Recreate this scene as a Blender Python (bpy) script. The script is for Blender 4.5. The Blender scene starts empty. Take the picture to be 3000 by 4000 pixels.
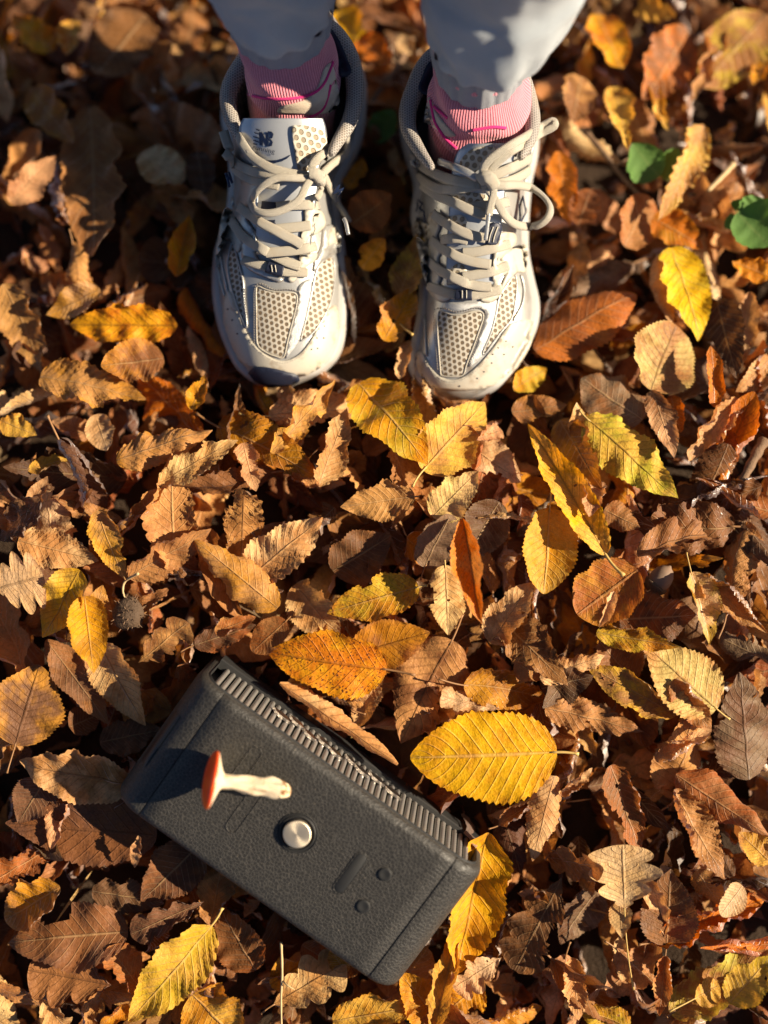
import bpy, bmesh, math, random
import numpy as np
from mathutils import Vector, Matrix, noise as mnoise
from mathutils.bvhtree import BVHTree
from mathutils.geometry import delaunay_2d_cdt

sc = bpy.context.scene
C = sc.collection
R = math.radians
# ------------------------------------------------------------------ camera, sky, sun, exposure
CAM_Z, FPX = 1.0, 5000.0          # camera height in metres, focal length in photo pixels (3000 x 4000)
cam_d = bpy.data.cameras.new('camera')
cam = bpy.data.objects.new('camera', cam_d); C.objects.link(cam)
cam.location = (0, 0, CAM_Z); cam.rotation_euler = (0, 0, 0)
cam_d.sensor_fit = 'VERTICAL'; cam_d.sensor_height = 24.0
cam_d.lens = 24.0 * FPX / 4000.0
cam_d.clip_start = 0.02; cam_d.clip_end = 200
cam_d.dof.use_dof = True; cam_d.dof.focus_distance = 0.986; cam_d.dof.aperture_fstop = 0.74
sc.camera = cam

SUN_EL, SUN_AZ = 30.0, 87.0       # sun low on the right of the picture (+X)
w = bpy.data.worlds.new('World'); sc.world = w; w.use_nodes = True
wn = w.node_tree; wn.nodes.clear()
wo = wn.nodes.new('ShaderNodeOutputWorld'); wb = wn.nodes.new('ShaderNodeBackground')
sky = wn.nodes.new('ShaderNodeTexSky'); sky.sky_type = 'NISHITA'; sky.sun_disc = False
sky.sun_elevation = R(SUN_EL); sky.sun_rotation = R(SUN_AZ); sky.air_density = 0.5; sky.dust_density = 0.3
wb.inputs['Strength'].default_value = 0.05
wn.links.new(sky.outputs[0], wb.inputs[0]); wn.links.new(wb.outputs[0], wo.inputs[0])
sd = bpy.data.lights.new('sun', 'SUN'); sd.energy = 5.0; sd.angle = R(0.5); sd.color = (1.0, 0.84, 0.62)
sun = bpy.data.objects.new('sun', sd); C.objects.link(sun)
sdir = Vector((math.sin(R(SUN_AZ))*math.cos(R(SUN_EL)), math.cos(R(SUN_AZ))*math.cos(R(SUN_EL)), math.sin(R(SUN_EL))))
sun.location = sdir*5; sun.rotation_euler = sdir.to_track_quat('Z', 'Y').to_euler()
sc.view_settings.view_transform = 'Standard'; sc.view_settings.look = 'None'
sc.view_settings.exposure = 1.2; sc.view_settings.gamma = 1.0
sc.cycles.max_bounces = 5; sc.cycles.diffuse_bounces = 3; sc.cycles.glossy_bounces = 2; sc.cycles.use_adaptive_sampling = True

# ------------------------------------------------------------------ helpers
def W(x, y, z=0.0):
    """world point that the photograph shows at pixel x, y (3000 x 4000) when its height is z"""
    k = (CAM_Z - z) / FPX
    return Vector(((x-1500)*k, (2000-y)*k, z))
def smooth(a, b, x):
    t = max(0.0, min(1.0, (x-a)/(b-a))); return t*t*(3-2*t)
def interp(x, xs, ys): return float(np.interp(x, xs, ys))
def terrain(Y):
    """height of the litter's surface: nearly level in front, falling away behind the feet"""
    return interp(Y, [-.9, -.42, -.2, 0.0, .05, .10, .20, .30, .40, .50, .9],
                     [-.012, -.010, -.008, -.008, -.024, -.050, -.076, -.104, -.145, -.185, -.22])
def bumps(X, Y):
    return 0.014*mnoise.noise(Vector((X*7, Y*7, 3.1))) + 0.008*mnoise.noise(Vector((X*17, Y*17, 1.7)))
def tag(o, label=None, cat=None, group=None, kind=None):
    if label: o['label'] = label
    if cat: o['category'] = cat
    if group: o['group'] = group
    if kind: o['kind'] = kind
    return o
def link(name, me, parent=None, mat=None):
    o = bpy.data.objects.new(name, me); C.objects.link(o)
    if parent is not None: o.parent = parent
    if mat is not None: me.materials.append(mat)
    return o
def empty(name, loc=(0, 0, 0), rot=(0, 0, 0)):
    o = bpy.data.objects.new(name, None); C.objects.link(o); o.location = loc; o.rotation_euler = rot
    o.empty_display_size = .02
    return o
def mesh(name, verts, faces, smooth_=True):
    me = bpy.data.meshes.new(name); me.from_pydata([tuple(v) for v in verts], [], [tuple(f) for f in faces]); me.update()
    if smooth_: me.shade_smooth()
    return me
def part(name, verts, faces, parent, mat, smooth_=True, local=None):
    """verts in world space unless local; stored relative to the parent's base"""
    if parent is not None and not local:
        r = parent
        while r.parent is not None: r = r.parent
        inv = r.matrix_basis.inverted(); verts = [inv @ Vector(v) for v in verts]
    return link(name, mesh(name, verts, faces, smooth_), parent, mat)
def catmull(pts, n=8, closed=False):
    P = [np.array(p, float) for p in pts]; out = []
    m = len(P)
    for i in range(m if closed else m-1):
        p0 = P[(i-1) % m] if (closed or i > 0) else P[0]
        p1 = P[i]; p2 = P[(i+1) % m]
        p3 = P[(i+2) % m] if (closed or i+2 < m) else P[-1]
        for k in range(n):
            t = k/n
            out.append(0.5*((2*p1)+(-p0+p2)*t+(2*p0-5*p1+4*p2-p3)*t*t+(-p0+3*p1-3*p2+p3)*t**3))
    if not closed: out.append(P[-1])
    return out
def sweep(path, wid, thk, ups=None, seg=8, caps=True, closed=False, boxy=1.0):
    """flat elliptical tube along a world path; wid/thk numbers or lists"""
    path = [Vector(p) for p in path]; n = len(path); V = []; F = []
    for i, p in enumerate(path):
        a = path[(i-1) % n] if (closed or i > 0) else p
        b = path[(i+1) % n] if (closed or i < n-1) else p
        t = (b-a)
        if t.length < 1e-9: t = Vector((1, 0, 0))
        t.normalize()
        up = Vector(ups[i]) if ups is not None else Vector((0, 0, 1))
        s = t.cross(up)
        if s.length < 1e-4: s = t.cross(Vector((0, 1, 0)))
        s.normalize(); u = s.cross(t).normalized()
        wi = wid[i] if isinstance(wid, (list, tuple)) else wid
        ti = thk[i] if isinstance(thk, (list, tuple)) else thk
        for k in range(seg):
            an = 2*math.pi*k/seg; c, d = math.cos(an), math.sin(an)
            c = math.copysign(abs(c)**boxy, c); d = math.copysign(abs(d)**boxy, d)
            V.append(p + s*(c*wi/2) + u*(d*ti/2))
    m = n if closed else n-1
    for i in range(m):
        for k in range(seg):
            a = i*seg+k; b = i*seg+(k+1) % seg; c = ((i+1) % n)*seg+(k+1) % seg; d = ((i+1) % n)*seg+k
            F.append((a, b, c, d))
    if caps and not closed:
        F.append(tuple(range(seg-1, -1, -1))); F.append(tuple((n-1)*seg+k for k in range(seg)))
    return V, F
def loft(rings, closed_ring=True, cap0=False, cap1=False):
    n = len(rings[0]); V = [v for r in rings for v in r]; F = []
    for i in range(len(rings)-1):
        for k in range(n if closed_ring else n-1):
            F.append((i*n+k, i*n+(k+1) % n, (i+1)*n+(k+1) % n, (i+1)*n+k))
    if cap0: F.append(tuple(range(n-1, -1, -1)))
    if cap1: F.append(tuple((len(rings)-1)*n+k for k in range(n)))
    return V, F
def cdt_poly(poly, step):
    """triangulate a 2D polygon with interior points every step"""
    P = np.array(poly, float); n = len(P)
    mn = P.min(0); mx = P.max(0)
    pts = [Vector((p[0], p[1])) for p in P]
    def inside(x, y):
        c = False; j = n-1
        for i in range(n):
            if ((P[i, 1] > y) != (P[j, 1] > y)) and (x < (P[j, 0]-P[i, 0])*(y-P[i, 1])/(P[j, 1]-P[i, 1])+P[i, 0]): c = not c
            j = i
        return c
    def far(x, y): return ((P[:, 0]-x)**2+(P[:, 1]-y)**2).min() > (0.45*step)**2
    r = 0; y = mn[1]+step*.5
    while y < mx[1]:
        x = mn[0]+step*(.5 if r % 2 else .9)
        while x < mx[0]:
            if inside(x, y) and far(x, y): pts.append(Vector((x, y)))
            x += step
        y += step*.87; r += 1
    v, e, f, *_ = delaunay_2d_cdt(pts, [], [list(range(n))], 1, 1e-6)
    return [(p[0], p[1]) for p in v], [tuple(t) for t in f]

# ------------------------------------------------------------------ material helpers
class NT:
    def __init__(s, name):
        s.m = bpy.data.materials.new(name); s.m.use_nodes = True
        s.t = s.m.node_tree; s.t.nodes.clear()
        s.out = s.t.nodes.new('ShaderNodeOutputMaterial')
    def n(s, typ, props=None, **inp):
        nd = s.t.nodes.new('ShaderNode'+typ)
        for k, v in (props or {}).items(): setattr(nd, k, v)
        for k, v in inp.items():
            key = int(k[1:]) if k[0] == 'i' and k[1:].isdigit() else k.replace('_', ' ')
            if hasattr(v, 'is_output') or isinstance(v, bpy.types.NodeSocket): s.t.links.new(v, nd.inputs[key])
            else: nd.inputs[key].default_value = v
        return nd
    def math(s, op, a, b=0.0, c=None, clamp=False):
        kw = {'i0': a, 'i1': b}
        if c is not None: kw['i2'] = c
        return s.n('Math', {'operation': op, 'use_clamp': clamp}, **kw).outputs[0]
    def mix(s, fac, a, b, blend='MIX'):
        nd = s.t.nodes.new('ShaderNodeMix'); nd.data_type = 'RGBA'; nd.blend_type = blend; nd.clamp_factor = True
        for i, v in ((0, fac), (6, a), (7, b)):
            if isinstance(v, bpy.types.NodeSocket): s.t.links.new(v, nd.inputs[i])
            else:
                nd.inputs[i].default_value = v if i == 0 else (tuple(v)+(1,) if len(v) == 3 else v)
        return nd.outputs[2]
    def ramp(s, fac, a, b):
        return s.n('MapRange', {'interpolation_type': 'SMOOTHSTEP'}, i0=fac, i1=a, i2=b).outputs[0]
    def noise(s, vec, scale, detail=3.0, rough=.55):
        return s.n('TexNoise', None, Vector=vec, Scale=scale, Detail=detail, Roughness=rough).outputs[0]
    def obj(s): return s.n('TexCoord').outputs['Object']
    def bump(s, h, strength=.5, dist=.001):
        return s.n('Bump', None, Height=h, Strength=strength, Distance=dist).outputs[0]
    def principled(s, col, rough=.5, normal=None, metal=0.0, spec=.4, sss=0.0, sheen=0.0):
        kw = {'Base_Color': col if isinstance(col, bpy.types.NodeSocket) else tuple(col)+(1,), 'Roughness': rough, 'Metallic': metal}
        p = s.n('BsdfPrincipled', None, **kw)
        p.inputs['Specular IOR Level'].default_value = spec
        if sheen: p.inputs['Sheen Weight'].default_value = sheen
        if sss:
            p.inputs['Subsurface Weight'].default_value = sss; p.inputs['Subsurface Radius'].default_value = (.004, .003, .002); p.inputs['Subsurface Scale'].default_value = 1.0
        if normal is not None: s.t.links.new(normal, p.inputs['Normal'])
        return p.outputs[0]
    def done(s, sh):
        s.t.links.new(sh, s.out.inputs['Surface']); return s.m

def simple(name, col, rough=.5, metal=0.0, spec=.4, nscale=300, namp=.12, bump=.15, bscale=900, bdist=.0006, dirt=None, dscale=60, sheen=0.0):
    t = NT(name); o = t.obj()
    f = t.noise(o, nscale, 4)
    c = t.mix(f, tuple(x*(1-namp) for x in col), tuple(min(1, x*(1+namp)) for x in col))
    if dirt is not None:
        d = t.ramp(t.noise(o, dscale, 5, .65), .52, .72)
        c = t.mix(t.math('MULTIPLY', d, dirt[3]), c, dirt[:3])
    nb = t.bump(t.noise(o, bscale, 3), bump, bdist)
    return t.done(t.principled(c, rough, nb, metal, spec, sheen=sheen))
# ------------------------------------------------------------------ leaf material and leaf meshes
def leaf_material():
    t = NT('dry_leaf')
    c1 = t.n('Attribute', {'attribute_name': 'c1'}).outputs['Color']
    c2 = t.n('Attribute', {'attribute_name': 'c2'}).outputs['Color']
    pa = t.n('Attribute', {'attribute_name': 'par'})
    par = t.n('SeparateColor', None, Color=pa.outputs['Color'])
    spots, vein, seed = par.outputs[0], par.outputs[1], par.outputs[2]
    uv = t.n('UVMap', {'uv_map': 'uv'}).outputs[0]
    s = t.n('SeparateXYZ', None, Vector=uv); u, v = s.outputs[0], s.outputs[1]
    av = t.math('ABSOLUTE', t.math('SUBTRACT', t.math('MULTIPLY', v, 2.0), 1.0))
    o = t.obj()
    off = t.n('CombineXYZ', None, X=t.math('MULTIPLY', seed, 13.0), Y=t.math('MULTIPLY', seed, 7.0), Z=t.math('MULTIPLY', seed, 29.0)).outputs[0]
    p = t.n('VectorMath', {'operation': 'ADD'}, i0=o, i1=off).outputs[0]
    n1 = t.noise(p, 42, 3, .65); n2 = t.noise(p, 420, 2, .6); n3 = t.noise(p, 170, 3, .7)
    blot = t.math('ADD', t.ramp(n1, .42, .66), t.math('MULTIPLY', t.math('POWER', av, 7.0), .55), clamp=True)
    col = t.mix(blot, c1, c2)
    # fine mottling, specks
    col = t.mix(.55, col, t.mix(n2, (.42, .40, .38), (1.45, 1.42, 1.38)), 'MULTIPLY')
    col = t.mix(t.math('MULTIPLY', t.ramp(n3, .55, .68), .38), col, t.mix(.6, col, (.10, .045, .02)))
    sp = t.math('MULTIPLY', t.ramp(t.noise(p, 620, 1, .5), .60, .66), spots)
    col = t.mix(sp, col, (.11, .035, .012))
    # veins: midrib plus side veins that sweep towards the tip
    ph = t.math('FRACT', t.math('MULTIPLY', t.math('SUBTRACT', u, t.math('MULTIPLY', av, .20)), 12.0))
    dist = t.math('MULTIPLY', t.math('MINIMUM', ph, t.math('SUBTRACT', 1.0, ph)), 1.0)
    side = t.math('SUBTRACT', 1.0, t.ramp(dist, .015, .10))
    side = t.math('MULTIPLY', side, t.math('SUBTRACT', 1.0, t.math('MULTIPLY', av, .6)))
    mid = t.math('SUBTRACT', 1.0, t.ramp(av, .012, .06))
    vm = t.math('MAXIMUM', t.math('MULTIPLY', side, .7), mid)
    # fine net veins
    light = t.mix(.55, col, (.62, .42, .20)); dark = t.mix(.6, col, (.10, .045, .02))
    vcol = t.mix(t.ramp(vein, .3, .7), dark, light)
    col = t.mix(t.math('MULTIPLY', vm, .62), col, vcol)
    h = t.math('ADD', t.math('MULTIPLY', vm, 1.0), t.math('MULTIPLY', n3, 1.7))
    nb = t.bump(h, .75, .0011)
    gl = t.n('BsdfGlossy', None, Color=(1, 1, 1, 1), Roughness=.52, Normal=nb).outputs[0]
    df = t.n('BsdfDiffuse', None, Color=col, Normal=nb).outputs[0]
    fr = t.n('Fresnel', None, IOR=1.42, Normal=nb).outputs[0]
    pr = t.n('MixShader', None, i0=t.math('MULTIPLY', fr, .42), i1=df, i2=gl).outputs[0]
    tr = t.n('BsdfTranslucent', None, Color=t.mix(1.0, col, (1.35, 1.0, .55), 'MULTIPLY'), Normal=nb).outputs[0]
    ms = t.n('MixShader', None, i0=.30, i1=pr, i2=tr).outputs[0]
    return t.done(ms)
M_LEAF = leaf_material()

PAL = {  # linear base colours
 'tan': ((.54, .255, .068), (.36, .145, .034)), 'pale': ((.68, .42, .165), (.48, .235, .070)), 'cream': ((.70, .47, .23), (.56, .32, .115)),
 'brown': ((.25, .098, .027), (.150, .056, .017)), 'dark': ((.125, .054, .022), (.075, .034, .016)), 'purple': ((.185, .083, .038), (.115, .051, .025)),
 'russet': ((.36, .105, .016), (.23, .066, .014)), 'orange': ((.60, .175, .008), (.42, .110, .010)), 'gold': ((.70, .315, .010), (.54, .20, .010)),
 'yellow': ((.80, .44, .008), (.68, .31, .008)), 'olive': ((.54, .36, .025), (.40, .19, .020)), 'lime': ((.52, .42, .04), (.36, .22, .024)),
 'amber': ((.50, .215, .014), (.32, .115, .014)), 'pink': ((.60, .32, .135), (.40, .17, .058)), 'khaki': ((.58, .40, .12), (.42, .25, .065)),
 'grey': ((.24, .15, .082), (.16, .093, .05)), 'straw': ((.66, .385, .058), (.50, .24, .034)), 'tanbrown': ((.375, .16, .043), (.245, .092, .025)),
}
def halfwidth(kind, t, rng):
    ex = {'elm': (.58, 1.0), 'round': (.5, .55), 'lance': (.7, 1.0), 'beech': (.6, .80)}
    if kind in ex:
        a, b = ex[kind]; m = a/(a+b); return t**a*(1-t)**b/(m**a*(1-m)**b)
    if kind == 'oak':
        env = (t**.80*(1-t)**.45)/.49
        lob = .50+.50*np.abs(np.cos(np.pi*(3.4*t+.076)))**.55
        return env*lob
    return np.sin(np.pi*t)
def leaf_arrays(L, Wd, kind, rng, nt, nv, fold=0., curl=0., curl2=None, bend=0., twist=0., pleat=.5, crump=.5, asym=0., teeth=22, hollow=False):
    """vertex arrays of one leaf: base at origin, tip at (L,0,0)"""
    eps = .006
    t = np.linspace(eps, 1-eps, nt+1); v = np.linspace(-1, 1, nv+1)
    T, V = np.meshgrid(t, v, indexing='ij')
    hw = np.clip(halfwidth(kind, T, rng), .01, None)*(Wd/2)
    if kind != 'oak' and teeth:
        saw = np.mod((T-eps)/(1-2*eps)*teeth+.01, 1.0)
        edge = np.clip((np.abs(V)-.75)/.25, 0, 1)
        hw = hw*(1+edge*.105*(saw-.45))
    # ragged bites in the margin
    side = np.where(V > 0, 1.0, -1.0)
    jag = sum(rng.uniform(.0, .045)*np.sin(2*np.pi*(rng.uniform(.8, 3.2)*T+rng.random()+.3*side)) for _ in range(3))
    hw = hw*(1+jag*np.clip(np.abs(V)*1.5-.5, 0, 1))
    hw = hw*(1+asym*V)
    X = T*L; Y = V*hw
    if kind == 'oak': X = X + .10*L*np.abs(V)*(1-T)*.6
    d = np.abs(Y)/(Wd/2+1e-9)
    # pleats between the side veins
    ph = 12.0*(T-.20*np.abs(V))
    h = pleat*.012*L*np.cos(2*np.pi*ph)*np.clip(d*2.2, 0, 1)*np.clip((1-T)*5, 0, 1)
    for _ in range(5):
        a, b, c = rng.uniform(1, 4.5), rng.uniform(-2.2, 2.2), rng.uniform(0, 6.28)
        h = h+crump*.011*L*np.sin(2*np.pi*a*T+b*2*Y/(Wd/2)+c)*(.35+d)
    # crumpled margins
    h = h+crump*.020*L*np.clip(d-.45, 0, 1)*np.sin(2*np.pi*(rng.uniform(1.2, 3.2)*T+rng.random())+side*1.3)
    # paper creases: straight ridges where the dry blade has buckled
    for _ in range(3):
        q = rng.uniform(0, math.pi); c0 = rng.uniform(.15, .85); u_ = (T-c0)*math.cos(q)+.28*V*math.sin(q)
        h = h+crump*rng.uniform(-.07, .07)*L*(np.abs(u_)-.25)*np.exp(-(u_/.35)**2)
    # roll about the midrib, each half with its own curl, tightest towards the margin
    if curl2 is None: curl2 = curl
    ph0 = rng.uniform(-.7, .7); wob = .62+.62*np.sin(np.pi*T[:, :1]*rng.uniform(.8, 1.5)+ph0)
    Yc = np.zeros_like(Y); Zc = np.zeros_like(Y); TH = np.zeros_like(Y); mid = nv//2
    for sgn, ang_ in ((1, curl), (-1, curl2)):
        idx = range(mid+1, nv+1) if sgn > 0 else range(mid-1, -1, -1)
        for j in idx:
            p_ = j-sgn; dy = np.abs(Y[:, j]-Y[:, p_]); vm = abs(v[j]+v[p_])/2
            th = TH[:, p_]+ang_*wob[:, 0]*(.45+1.1*vm)*abs(v[j]-v[p_])
            Yc[:, j] = Yc[:, p_]+sgn*dy*np.cos(th); Zc[:, j] = Zc[:, p_]+dy*np.sin(th); TH[:, j] = th
    Yc = Yc-np.sign(V)*h*np.sin(TH); Zc = Zc+h*np.cos(TH)
    if fold:
        f = fold; Yf = Yc*math.cos(f); Zf = Zc+np.abs(Yc)*math.sin(f); Yc, Zc = Yf, Zf
    if twist:
        tw = twist*(T-.5); c, s = np.cos(tw), np.sin(tw); Yc, Zc = Yc*c-Zc*s, Yc*s+Zc*c
    # bend along the spine, with a hook near the tip, then refit base to tip
    hook = rng.uniform(-1.3, 1.3)*min(1.0, crump)
    t1 = t; A_ = bend*(t1-.5)+hook*np.clip(t1-.62, 0, 1)**2*4
    am = (A_[1:]+A_[:-1])/2; dt = np.diff(t1)*L
    sx = np.concatenate([[0], np.cumsum(np.cos(am)*dt)]); sz = np.concatenate([[0], np.cumsum(np.sin(am)*dt)])
    ch = math.hypot(sx[-1], sz[-1]); ca, sa_ = sx[-1]/ch, sz[-1]/ch; k_ = min(L/ch, 1.6)
    Xs = sx[:, None]-Zc*np.sin(A_)[:, None]+(X-T*L); Zs = sz[:, None]+Zc*np.cos(A_)[:, None]
    X, Zc = (Xs*ca+Zs*sa_)*k_, (-Xs*sa_+Zs*ca)*k_
    P = np.stack([X, Yc, Zc], -1).reshape(-1, 3)
    UV = np.stack([T, (V+1)/2], -1).reshape(-1, 2)
    return P, UV
def tear(nt, nv, rng, amount=1.0):
    """keep-mask over the leaf's faces: bites out of the margin, now and then a hole"""
    i, j = np.meshgrid((np.arange(nt)+.5)/nt, (np.arange(nv)+.5)/nv*2-1, indexing='ij'); keep = np.ones((nt, nv), bool)
    for _ in range(rng.choices((0, 1, 2, 3), (.35, .3, .2, .15))[0] if amount >= 1 else (1 if rng.random() < amount else 0)):
        t0 = rng.uniform(.08, .98); v0 = rng.choice((-1, 1))*rng.uniform(.85, 1.15); r = rng.uniform(.05, .16)
        n_ = .3*np.sin(i*61+v0*9)+.3*np.sin(j*9+i*40)
        keep &= ((i-t0)/r)**2+((j-v0)/(r*3.4))**2 > 1+n_*.6
    if rng.random() < .25*amount:
        t0, v0, r = rng.uniform(.2, .8), rng.uniform(-.6, .6), rng.uniform(.012, .03); keep &= ((i-t0)/r)**2+((j-v0)/(r*3.2))**2 > 1
    return keep.ravel()
_FC = {}
def grid_faces(nt, nv):
    k = (nt, nv)
    if k not in _FC:
        i, j = np.meshgrid(np.arange(nt), np.arange(nv), indexing='ij'); a = (i*(nv+1)+j).ravel()
        _FC[k] = np.stack([a, a+nv+1, a+nv+2, a+1], -1)
    return _FC[k]
def mesh_np(name, P, F, UV=None, attrs=None):
    me = bpy.data.meshes.new(name)
    nV, nF = len(P), len(F)
    me.vertices.add(nV); me.vertices.foreach_set('co', np.ascontiguousarray(P, np.float32).ravel())
    me.loops.add(nF*4); me.loops.foreach_set('vertex_index', np.ascontiguousarray(F, np.int32).ravel())
    me.polygons.add(nF); me.polygons.foreach_set('loop_start', np.arange(0, nF*4, 4, dtype=np.int32))
    me.polygons.foreach_set('use_smooth', np.ones(nF, dtype=bool))
    me.update(calc_edges=True)
    if UV is not None:
        l = me.uv_layers.new(name='uv'); l.data.foreach_set('uv', np.ascontiguousarray(UV[F.ravel()], np.float32).ravel())
    for k, a in (attrs or {}).items():
        at = me.attributes.new(k, 'FLOAT_COLOR', 'POINT')
        if a.ndim == 1: a = np.tile(a, (nV, 1))
        at.data.foreach_set('color', np.ascontiguousarray(a, np.float32).ravel())
    return me
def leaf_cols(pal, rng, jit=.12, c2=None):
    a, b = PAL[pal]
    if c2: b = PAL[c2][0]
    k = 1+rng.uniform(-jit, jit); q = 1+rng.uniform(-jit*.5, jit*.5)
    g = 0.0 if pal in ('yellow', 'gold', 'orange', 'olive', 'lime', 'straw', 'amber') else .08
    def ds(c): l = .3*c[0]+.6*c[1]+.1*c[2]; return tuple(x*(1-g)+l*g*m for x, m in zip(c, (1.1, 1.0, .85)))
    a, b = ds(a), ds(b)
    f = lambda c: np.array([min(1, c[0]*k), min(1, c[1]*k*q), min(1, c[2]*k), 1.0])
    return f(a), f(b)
def frame(bv, tv, roll):
    """matrix that carries local X to base->tip, local Z up, rolled about the axis"""
    x = (tv-bv); L = x.length; x.normalize()
    y = Vector((0, 0, 1)).cross(x)
    if y.length < 1e-4: y = Vector((0, 1, 0))
    y.normalize(); z = x.cross(y)
    M = Matrix((x, y, z)).transposed().to_4x4() @ Matrix.Rotation(roll, 4, 'X'); M.translation = bv
    return M, L
def petiole(L, ln, rad, rng, nt=6):
    """stalk leaving the base backwards, running on into the midrib on the blade's upper side"""
    pts = [Vector((L*.05, 0, rad*.2)), Vector((0, 0, 0))]
    c = rng.uniform(-.5, .5); d = rng.uniform(-.2, .5)
    for k in range(1, nt+1):
        s = k/nt; pts.append(Vector((-ln*s, c*ln*.35*s*s, d*ln*.3*s*s)))
    wd = [rad*.9]+[rad]*(nt)+[rad*1.7]
    return sweep(pts, [x*2 for x in wd], [x*2 for x in wd], seg=5)
def build_leaf(name, bpos, tpos, Wd, kind, pal, rng, roll=0., res=(66, 12), stalk=None, c2=None, spots=.1, vein=.6, torn=1.0, **kw):
    M, L = frame(bpos, tpos, roll)
    P, UV = leaf_arrays(L, Wd, kind, rng, res[0], res[1], **kw)
    a, b = leaf_cols(pal, rng, c2=c2)
    par = np.array([spots, vein, rng.random(), 1.0])
    me = mesh_np(name, P, grid_faces(*res)[tear(res[0], res[1], rng, torn)], UV, {'c1': a, 'c2': b, 'par': par})
    o = link(name, me, None, M_LEAF); o.matrix_world = M
    o.matrix_basis = M
    if stalk:
        V, F = petiole(L, stalk, max(.0006, .010*L), rng)
        s = link('stalk', mesh('stalk', V, F), o, M_STALK[0 if pal in ('yellow', 'olive', 'lime', 'khaki', 'straw', 'gold', 'cream', 'pale') else 1])
    return o
M_STALK = [simple('pale_stalk', (.50, .33, .10), .5, nscale=500), simple('brown_stalk', (.26, .13, .05), .55, nscale=500)]
# ------------------------------------------------------------------ the ground: soil sheet and the deep litter on it
def soil_material():
    t = NT('woodland_soil'); o = t.obj()
    n1 = t.noise(o, 30, 6, .65); n2 = t.noise(o, 400, 4)
    c = t.mix(n1, (.020, .013, .009), (.055, .034, .020))
    return t.done(t.principled(c, .9, t.bump(t.math('ADD', n1, t.math('MULTIPLY', n2, .5)), .9, .006), 0, .2))
gx = np.concatenate([[-30, -8, -3, -1.6], np.linspace(-1, 1, 41), [1.6, 3, 8, 30]])
gy = np.concatenate([[-30, -8, -3, -1.6], np.linspace(-1, 1, 61), [1.6, 3, 8, 30]])
gv = [(x, y, terrain(y)-.040+bumps(x, y)*1.2) for y in gy for x in gx]
nx = len(gx)
gf = [(j*nx+i, j*nx+i+1, (j+1)*nx+i+1, (j+1)*nx+i) for j in range(len(gy)-1) for i in range(nx-1)]
ground = link('ground', mesh('ground', gv, gf), None, soil_material()); tag(ground, kind='structure')

def rand_pose(rng, x, y, z, L, tilt):
    yaw = rng.uniform(0, 2*math.pi)
    e = Matrix.Rotation(yaw, 4, 'Z') @ Matrix.Rotation(rng.gauss(0, tilt), 4, 'Y') @ Matrix.Rotation(rng.gauss(0, tilt*1.15), 4, 'X')
    M = Matrix.Translation((x, y, z)) @ e @ Matrix.Translation((-L*.5, 0, 0))
    return M
class RG:
    """random source shared by the leaf builders"""
    def __init__(s, seed): s.r = random.Random(seed); s.random = s.r.random; s.uniform = s.r.uniform; s.gauss = s.r.gauss; s.choice = s.r.choice; s.choices = s.r.choices
LIT_PAL = ['tan', 'tanbrown', 'brown', 'dark', 'purple', 'russet', 'pink', 'grey', 'amber', 'pale']
LIT_W = [18, 24, 26, 16, 12, 8, 5, 5, 6, 4]
LIT_C = [26, 14, 10, 5, 5, 6, 14, 4, 4, 16]
def rand_shape(rng):
    st = rng.choices(['flat', 'cupped', 'rolled', 'folded', 'half'], [10, 22, 22, 18, 28])[0]
    if st == 'flat': k = dict(curl=rng.uniform(-.35, .35), bend=rng.uniform(-.5, .5), fold=rng.uniform(-.1, .2))
    elif st == 'cupped': k = dict(curl=rng.choice((-1, 1))*rng.uniform(.6, 1.3), bend=rng.uniform(-.9, .9), fold=0.)
    elif st == 'rolled': k = dict(curl=rng.choice((-1, 1, 1))*rng.uniform(2.0, 3.2), bend=rng.uniform(-.5, .5), fold=0.)
    elif st == 'folded': k = dict(curl=rng.uniform(-.3, .5), bend=rng.uniform(-.8, .8), fold=rng.choice((-1, 1, 1))*rng.uniform(.35, .95))
    else: k = dict(curl=rng.uniform(1.0, 2.6), curl2=rng.uniform(-.4, .3), bend=rng.uniform(-.5, .5), fold=0.)
    k['twist'] = rng.uniform(-.7, .7); k['pleat'] = rng.uniform(.4, 1.8); k['crump'] = rng.uniform(.7, 1.8); k['asym'] = rng.uniform(-.12, .12)
    return st, k
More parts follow.
